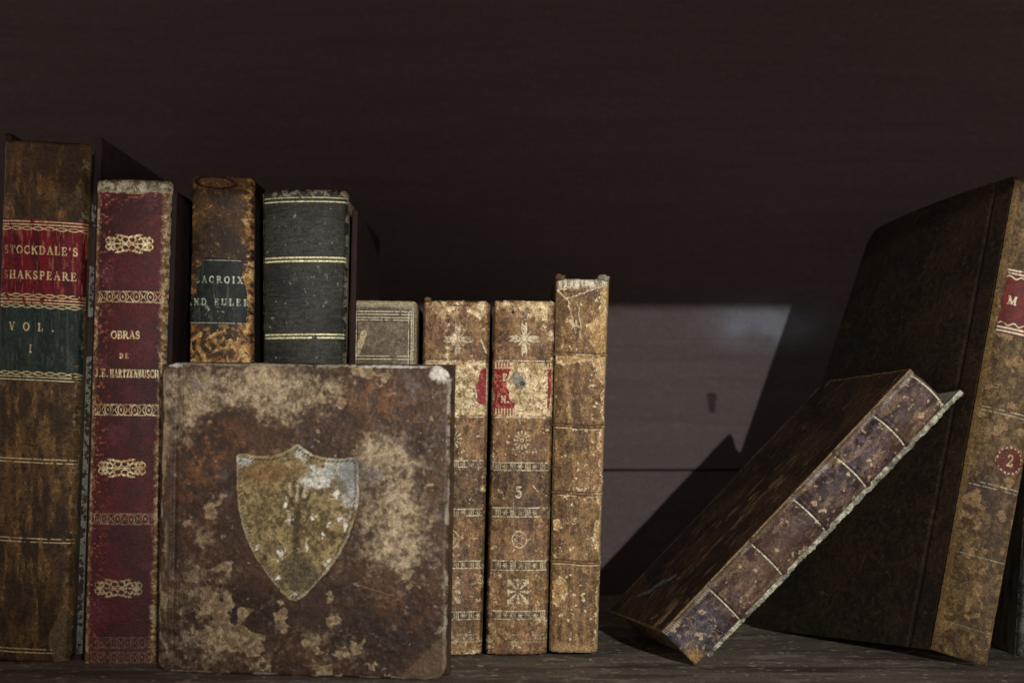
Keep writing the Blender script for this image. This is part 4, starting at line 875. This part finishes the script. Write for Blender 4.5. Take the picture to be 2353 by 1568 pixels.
# ------------------------------------------------------------------ 9b. purple book leaning over
r7 = lambda x, y: (1355.4+x*.5042, 777.1+y*.5042)
t9 = .030
cP = [W(*r7(1462, 148), t9), W(*r7(1622, 300), t9), W(*r7(484, 1490), t9), W(*r7(335, 1340), t9)]
wP = np.array((-.0195, .10, -.0037))
root = empty('leaning_book', (float(cP[2][0]), .02, 0), 'dark purple book leaning steeply with pale bands across its spine', 'book')
PP, nP = spine_surface(cP, .0055, 2.2, .001, .0012, 870, 9, .002)
LP_, WP_ = 831.0, 112.0     # size of the spine in px
bands9 = []
for q in ((1480, 185), (1300, 362), (1120, 543), (932, 737), (735, 935), (550, 1145)):
    a = np.array(r7(1462, 148)); e = np.array(r7(335, 1340)); p = np.array(r7(*q)); bands9.append(float(np.dot(p-a, e-a)/np.dot(e-a, e-a)))
def paintP(s, v):
    X = s*WP_; Y = v*LP_
    n = fbm(X, Y, 60, 5, 501); n2 = fbm(X, Y, 9, 4, 502); st = fbm(X, Y, 22, 4, 503, .6, 1.8)
    c = mix(lin((44, 33, 32)), lin((98, 76, 72)), sm(.2, .85, n*.5+n2*.5))
    c = mix(c, lin((44, 34, 38)), sm(.5, .72, fbm(X, Y, 14, 4, 504))*.6)
    c = mix(c, lin((96, 88, 104)), .7*np.clip(blob(X, Y, 20, 200, 50, 120)+blob(X, Y, 30, 640, 40, 60)*.3, 0, 1)*sm(.35, .65, n2)*.65)
    c = mix(c, lin((102, 74, 52)), np.clip(blob(X, Y, 60, 560, 60, 120)*.7+blob(X, Y, 90, 120, 40, 60)*.6, 0, 1)*.7)
    c = mix(c, lin((150, 126, 100)), sm(.5, .9, st)*.45)
    low = sm(690, 730, Y)
    c = mix(c, mix(lin((40, 40, 48)), lin((84, 82, 92)), n2), low*.7)
    cr = ridge(X, Y, 34, 505, 1.6, .5, .03)*low; c = mix(c, lin((190, 160, 112)), cr*.8)
    c = mix(c, lin((176, 140, 84)), blob(X, Y, 92, 825, 26, 22)*.8)
    sp = sm(.82, .9, fbm(X, Y, 13, 4, 506)); c = mix(c, lin((188, 164, 128)), sp*.75)
    e1 = sm(13, 4, X+8*(fbm(X, Y, 26, 4, 507)-.5)); hatch = .5+.5*np.sin(Y*1.1+X*.3)
    c = mix(c, mix(lin((126, 110, 92)), lin((208, 204, 196)), hatch*sm(.4, .6, fbm(X, Y, 50, 3, 508))), e1*.85)
    e2 = sm(7, 1, WP_-X+5*(n2-.5)); c = mix(c, lin((96, 84, 62)), e2*.6)
    g = np.zeros(X.shape); h = (n2-.5)*.28+(grain2(X, Y, 509)-.5)*.16+cr*.3
    for i, vb in enumerate(bands9):
        y = vb*LP_; rb = sm(9, 2, np.abs(Y-y+9)) if i else 0*Y; h = h+rb*1.0
        yy = Y-y-3.0*((s-.5)**2)*2
        g = np.maximum(g, sdm(np.abs(yy)-1.5, .8)*sm(.04, .07, s)*sm(.985, .96, s)*worn(X, Y, 510+i, .05, .2, 12))
        h = h-.15*sm(4, 1, np.abs(yy-4))
    c = mix(c, lin((214, 212, 184)), g*.95)
    return c, h, g*.2
slab('spine', root, M_LEATHER, PP, 130, 960, paintP, .0014)
# upper board
axP = cP[1]-cP[0]; axP /= np.linalg.norm(axP); upP = cP[0]-cP[3]; upP /= np.linalg.norm(upP); dP_ = wP/np.linalg.norm(wP)
cU = [cP[3]+dP_*.0015-axP*.0006, cP[0]+dP_*.0015-axP*.0006+upP*.001, cP[0]+wP-axP*.0006+upP*.001, cP[3]+wP-axP*.0006]   # s: from foot to head, v: front to back
LU, DU = 833., 470.
def paintU(s, v):
    X = s*LU; Y = v*DU
    n = fbm(X, Y, 80, 5, 521); st = fbm(X, Y, 22, 5, 522, 2.2, .8); n3 = fbm(X, Y, 8, 4, 523)
    c = mix(lin((46, 34, 27)), lin((78, 58, 43)), sm(.3, .7, n*.6+n3*.4))
    c = mix(c, lin((140, 116, 84)), sm(.6, .95, st-.17+.26*blob(X, Y, 330, 170, 200, 120))*.8)
    c = mix(c, lin((148, 124, 92)), sm(.62, .8, fbm(X, Y, 30, 5, 524, 1.5, 1))*blob(X, Y, 20, 60, 120, 160)*.8)
    d = np.minimum(seg(X, Y, 110, 300, 150, 240)-9, seg(X, Y, 66, 360, 96, 300)-7)+10*(n3-.5)
    c = mix(c, lin((112, 124, 124)), sm(4, -4, d)*.7)
    e = np.minimum(np.minimum(X, LU-X), np.minimum(Y, DU-Y)); c = mix(c, lin((150, 122, 84)), sm(7, 1, e+6*(n3-.5))*.6)
    return c, (st-.5)*.3+(n3-.5)*.2, np.zeros(X.shape)
def maskU(s, v):
    X, Y = s*LU, v*DU; R = 22; ex = np.minimum(X, LU-X); ey = DU-Y
    return ~((ex < R) & (ey < R) & (np.hypot(R-ex, R-ey) > R))
o = slab('board', root, M_LEATHER, lambda a, b: bil(cU, a, b), 640, 380, paintU, .0024, maskU, out=(-1, -.3, 1))
# page block
i1 = axP*.0026; q0 = [cP[0]+i1-upP*.003, cP[1]-axP*.001-upP*.003, cP[2]-axP*.001+upP*.003, cP[3]+i1+upP*.003]
prism('page_block', root, M_PAGES, [p+dP_*.0025 for p in q0]+[p+wP*.96 for p in q0], .0006)
# lower board: spread away from the spine, pale frayed edge, reaching beyond the head
gp = axP*.0022
a_ = W(*r7(1714, 246), t9)+dP_*.004; b_ = W(*r7(552, 1452), t9)+dP_*.004
dirb = (a_-b_)/np.linalg.norm(a_-b_); th = axP*.0022
wB = wP+axP*.004
lbd = prism('board', root, M_PASTE, [a_-th*.9, a_+0*th, b_+0*th, b_-th, a_-th+wB, a_+wB, b_+wB, b_-th+wB], .0005)
def paintE(s, v):
    X = s*12; Y = v*860; n3 = fbm(X, Y, 9, 4, 531); n4 = fbm(X, Y, 26, 4, 532, .5, 2)
    c = mix(lin((110, 108, 92)), lin((176, 178, 156)), sm(.3, .65, n3*.5+n4*.5)); c = mix(c, lin((58, 50, 40)), sm(.66, .75, fbm(X, Y, 16, 4, 533))*.8)
    c = mix(c, lin((60, 44, 34)), sm(.7, 1., s+.5*(n3-.5))*.7)
    return c, (n3-.5)*.25, np.zeros(X.shape)
eA, eB = a_-dP_*.001, b_-dP_*.001
Nn = -dP_
cE = [eA-th*1.05, eA+th*.6, eB+th*.6, eB-th*1.05]
def maskE(s, v): return s < .72+.34*(fbm(s*0+2., v*860, 16, 5, 534, 1, 1, .7)-.4)
slab('frayed_edge', lbd, M_LEATHER, lambda a, b: bil(cE, a, b), 16, 900, paintE, .0012, maskE)

# ------------------------------------------------------------------ 10. big leaning book at the right
cB = [W(2336, 412, .020), W(2466, 452, .014), W(2268, 1534, .036), W(2142, 1492, .022)]
cB[2][2] = max(cB[2][2], .0006)
wB2 = np.array((-.051, .130, -.0066))
root = empty('leaning_book', (float(cB[2][0]), .03, 0), 'tall mottled brown book tilted right with a round red number 2 label', 'book')
PB, nB = spine_surface(cB, .0045, 2.4, .001, .0015, 1080, 9, .002)
HB, WB_ = 1080., 128.
def xyB(s, v):
    xl = 2336*(1-v)+2142*v; return s*WB_, 412+v*HB
def paintB(s, v):
    X, Y = xyB(s, v)
    n = fbm(X, Y, 70, 5, 541); n2 = fbm(X, Y, 10, 5, 542); st = fbm(X, Y, 20, 4, 543, .8, 1.4)
    c = mix(lin((72, 55, 36)), lin((112, 90, 57)), sm(.2, .8, n*.5+n2*.5))
    c = mix(c, lin((132, 110, 74)), sm(.48, .9, st)*.6)
    c = mix(c, lin((56, 44, 32)), sm(.58, .75, fbm(X, Y, 13, 4, 544))*.6)
    c = mix(c, lin((60, 46, 46)), blob(X, Y, 36, 1120, 26, 46)*.85)
    c = mix(c, lin((150, 122, 84)), sm(.7, .8, fbm(X, Y, 30, 4, 545))*.7)
    c = mix(c, lin((150, 124, 82)), sm(.07, .02, edge_s(s)+.03*(n2-.5))*.6)
    g = np.zeros(X.shape)
    for y, a in ((930, .7), (938, .6), (1098, .8), (1106, .6), (1262, .6), (1420, .3)): g = np.maximum(g, hline(Y, y, 1.2)*a*worn(X, Y, 546+y, .25, .45, 16)*sm(.05, .1, s)*sm(.97, .9, s))
    c = mix(c, lin((206, 200, 170)), g*.8)
    return c, (n2-.5)*.3+(grain2(X, Y, 548)-.5)*.15, g*.4
spB = slab('spine', root, M_LEATHER, PB, 130, 1080, paintB, .0014)
def subB(name, s0, s1, y0, y1, paint, mask):
    v0, v1 = (y0-412)/HB, (y1-412)/HB; f = lambda a, b: (s0+(s1-s0)*a, v0+(v1-v0)*b)
    return slab(name, spB, M_LABEL, lambda a, b: PB(*f(a, b)), int((s1-s0)*WB_/.65), int((y1-y0)/.65), lambda a, b: paint(*xyB(*f(a, b))), .00035, lambda a, b: mask(*xyB(*f(a, b))), .0003)
def pl1(X, Y):
    n2 = fbm(X, Y, 12, 4, 551); c = mix(lin((80, 32, 31)), lin((116, 44, 41)), n2); g = np.zeros(X.shape)
    for y in (617, 624, 747, 755): g = np.maximum(g, hline(Y, y, 2.0))
    ph = ((X+Y*0)*.3); 
    for y in (633, 738): g = np.maximum(g, sdm(np.abs(Y-y-3*np.sin(X*.28))-1.6, .8))
    g = np.maximum(g, text_mask(X, Y, 'M', 30, 684, 17, None, 1.3))*worn(X, Y, 552, .12, .3, 12)
    c = mix(c, lin((214, 208, 178)), g*.9); return c, (n2-.5)*.1, g*.3
o = subB('title_label', .07, .96, 610, 762, pl1, lambda X, Y: rag(X, Y, 10, 122, 612, 760, 553, 5)); o['label'] = 'red title label with gilt rules'
def pl2(X, Y):
    n2 = fbm(X, Y, 9, 4, 561); r = np.hypot(X-84, Y-1036); th = np.arctan2(Y-1036, X-84)
    c = mix(lin((72, 32, 28)), lin((100, 42, 36)), n2); g = sdm(np.abs(r-29)-1.8, 1)*sm(-.6, .2, np.sin(th*18))
    g = np.maximum(g, sdm(np.abs(r-33)-1.0, 1)*.5); g = np.maximum(g*worn(X, Y, 562, .2, .4), text_mask(X, Y, '2', 86, 1036, 25, None, 1.0)*.85)
    c = mix(c, lin((196, 176, 130)), g*.85); return c, (n2-.5)*.1, g*.3
o = subB('number_label', .34, .96, 998, 1074, pl2, lambda X, Y: np.hypot(X-84, Y-1036)+3*(fbm(X, Y, 8, 3, 563)-.5) < 34); o['label'] = 'round dark red number label'
axB = cB[1]-cB[0]; axB /= np.linalg.norm(axB); upB = cB[0]-cB[3]; upB /= np.linalg.norm(upB); dB = wB2/np.linalg.norm(wB2)
cV = [cB[3]+dB*.003, cB[0]+dB*.003+upB*.002, cB[0]+wB2+upB*.002, cB[3]+np.array((-.078, .118, 0))]
cV[3][2] = .0012
LV, DV = 1080., 480.
def paintV(s, v):
    X = s*LV; Y = v*DV; n = fbm(X, Y, 90, 5, 571); n3 = fbm(X, Y, 9, 4, 572)
    c = mix(lin((29, 23, 17)), lin((50, 38, 25)), sm(.3, .7, n*.5+n3*.5)); c = mix(c, lin((46, 34, 24)), sm(.55, .75, fbm(X, Y, 16, 4, 573))*.5)  # cover tone kept dark to stand in for the shadow lying over it
    c = mix(c, lin((110, 86, 54)), ridge(X, Y, 60, 574, 1, 1, .01)*.4)
    c = mix(c, lin((40, 30, 22)), sm(2.5, .6, np.abs(Y-44))*.6)
    return c, (n3-.5)*.25-sm(7, 1, np.abs(Y-44))*.5, np.zeros(X.shape)
def maskV(s, v):
    X, Y = s*LV, v*DV; R = 40; ex = np.minimum(X, LV-X); ey = DV-Y
    return ~((ex < R) & (ey < R) & (np.hypot(R-ex, R-ey) > R))
nV = np.cross(cV[1]-cV[0], cV[3]-cV[0]); nV /= np.linalg.norm(nV); nV = nV if nV[1] < 0 else -nV
def PV(a, b):   # bend added towards the fore edge so that light only grazes the board
    return bil(cV, a, b)-nV*((.010+.008*a**1.5)*b**2)[..., None]
slab('board', root, M_LEATHER, PV, 620, 300, paintV, .003, maskV, out=(-1, -.3, .1))
q0 = [cB[0]+axB*.016-upB*.004, cB[1]-axB*.003-upB*.004, cB[2]-axB*.003+upB*.004, cB[3]+axB*.016+upB*.004]
prism('page_block', root, M_PAGES, [p+dB*.003 for p in q0]+[p+wB2*.7 for p in q0], .0006)
q1 = [cB[1]-axB*.003, cB[1], cB[2]+upB*.001, cB[2]-axB*.003+upB*.001]
prism('board', root, M_BOARD_BROWN, [p+dB*.003+upB*.001 for p in q1]+[p+wB2+upB*.0012 for p in q1], .0008)

# ------------------------------------------------------------------ 11. grey book at the right border
c11 = [(2352, 1180), (2480, 1180), (2470, 1512), (2334, 1508)]
c11 = [(2392, 660), (2500, 662), (2450, 1508), (2335, 1508)]
b = Book('cloth_book', 'grey book at the right border, mostly cut off behind the tilted brown book', c11, .0, .003, .10)
b.body(M_BOARD_GREY, M_BOARD_GREY, th=.002, up=-.001)
def paint11(X, Y, s, v):
    n = fbm(X, Y, 50, 5, 601); n3 = fbm(X, Y, 9, 4, 602)
    return mix(lin((84, 82, 80)), lin((128, 126, 120)), sm(.3, .7, n*.5+n3*.5)), (n3-.5)*.2, np.zeros(X.shape)
b.spine(paint11, 2.0)


# ------------------------------------------------------------------ crumbs of leather fallen on the shelf
rs = np.random.RandomState(5)
spots = [(.0385, -.012, .0007), (.052, -.035, .0005), (-.012, -.03, .0006), (.081, -.055, .0005), (.142, -.04, .0006), (.175, -.028, .0005), (-.165, -.05, .0006), (.118, -.061, .0004), (.021, -.048, .0005), (.06, -.02, .0004)]
for i, (x, y, r) in enumerate(spots):
    bm = bmesh.new(); bmesh.ops.create_icosphere(bm, subdivisions=2, radius=1.0)
    for v in bm.verts:
        k = .7+.6*rs.rand(); v.co = (v.co[0]*r*1.5*k, v.co[1]*r*k, v.co[2]*r*.6*k)
    me = bpy.data.meshes.new('leather_crumb'); bm.to_mesh(me); bm.free()
    o = link_mesh('leather_crumb', me, M_BOARD_GREY if i == 0 else M_BOARD_TAN, None)
    o.location = (x, y, r*.5); o.rotation_euler = (0, 0, rs.rand()*6)
    o['label'] = 'tiny crumb of old leather lying on the shelf board'; o['category'] = 'crumb'; o['group'] = 'leather crumbs on the shelf'
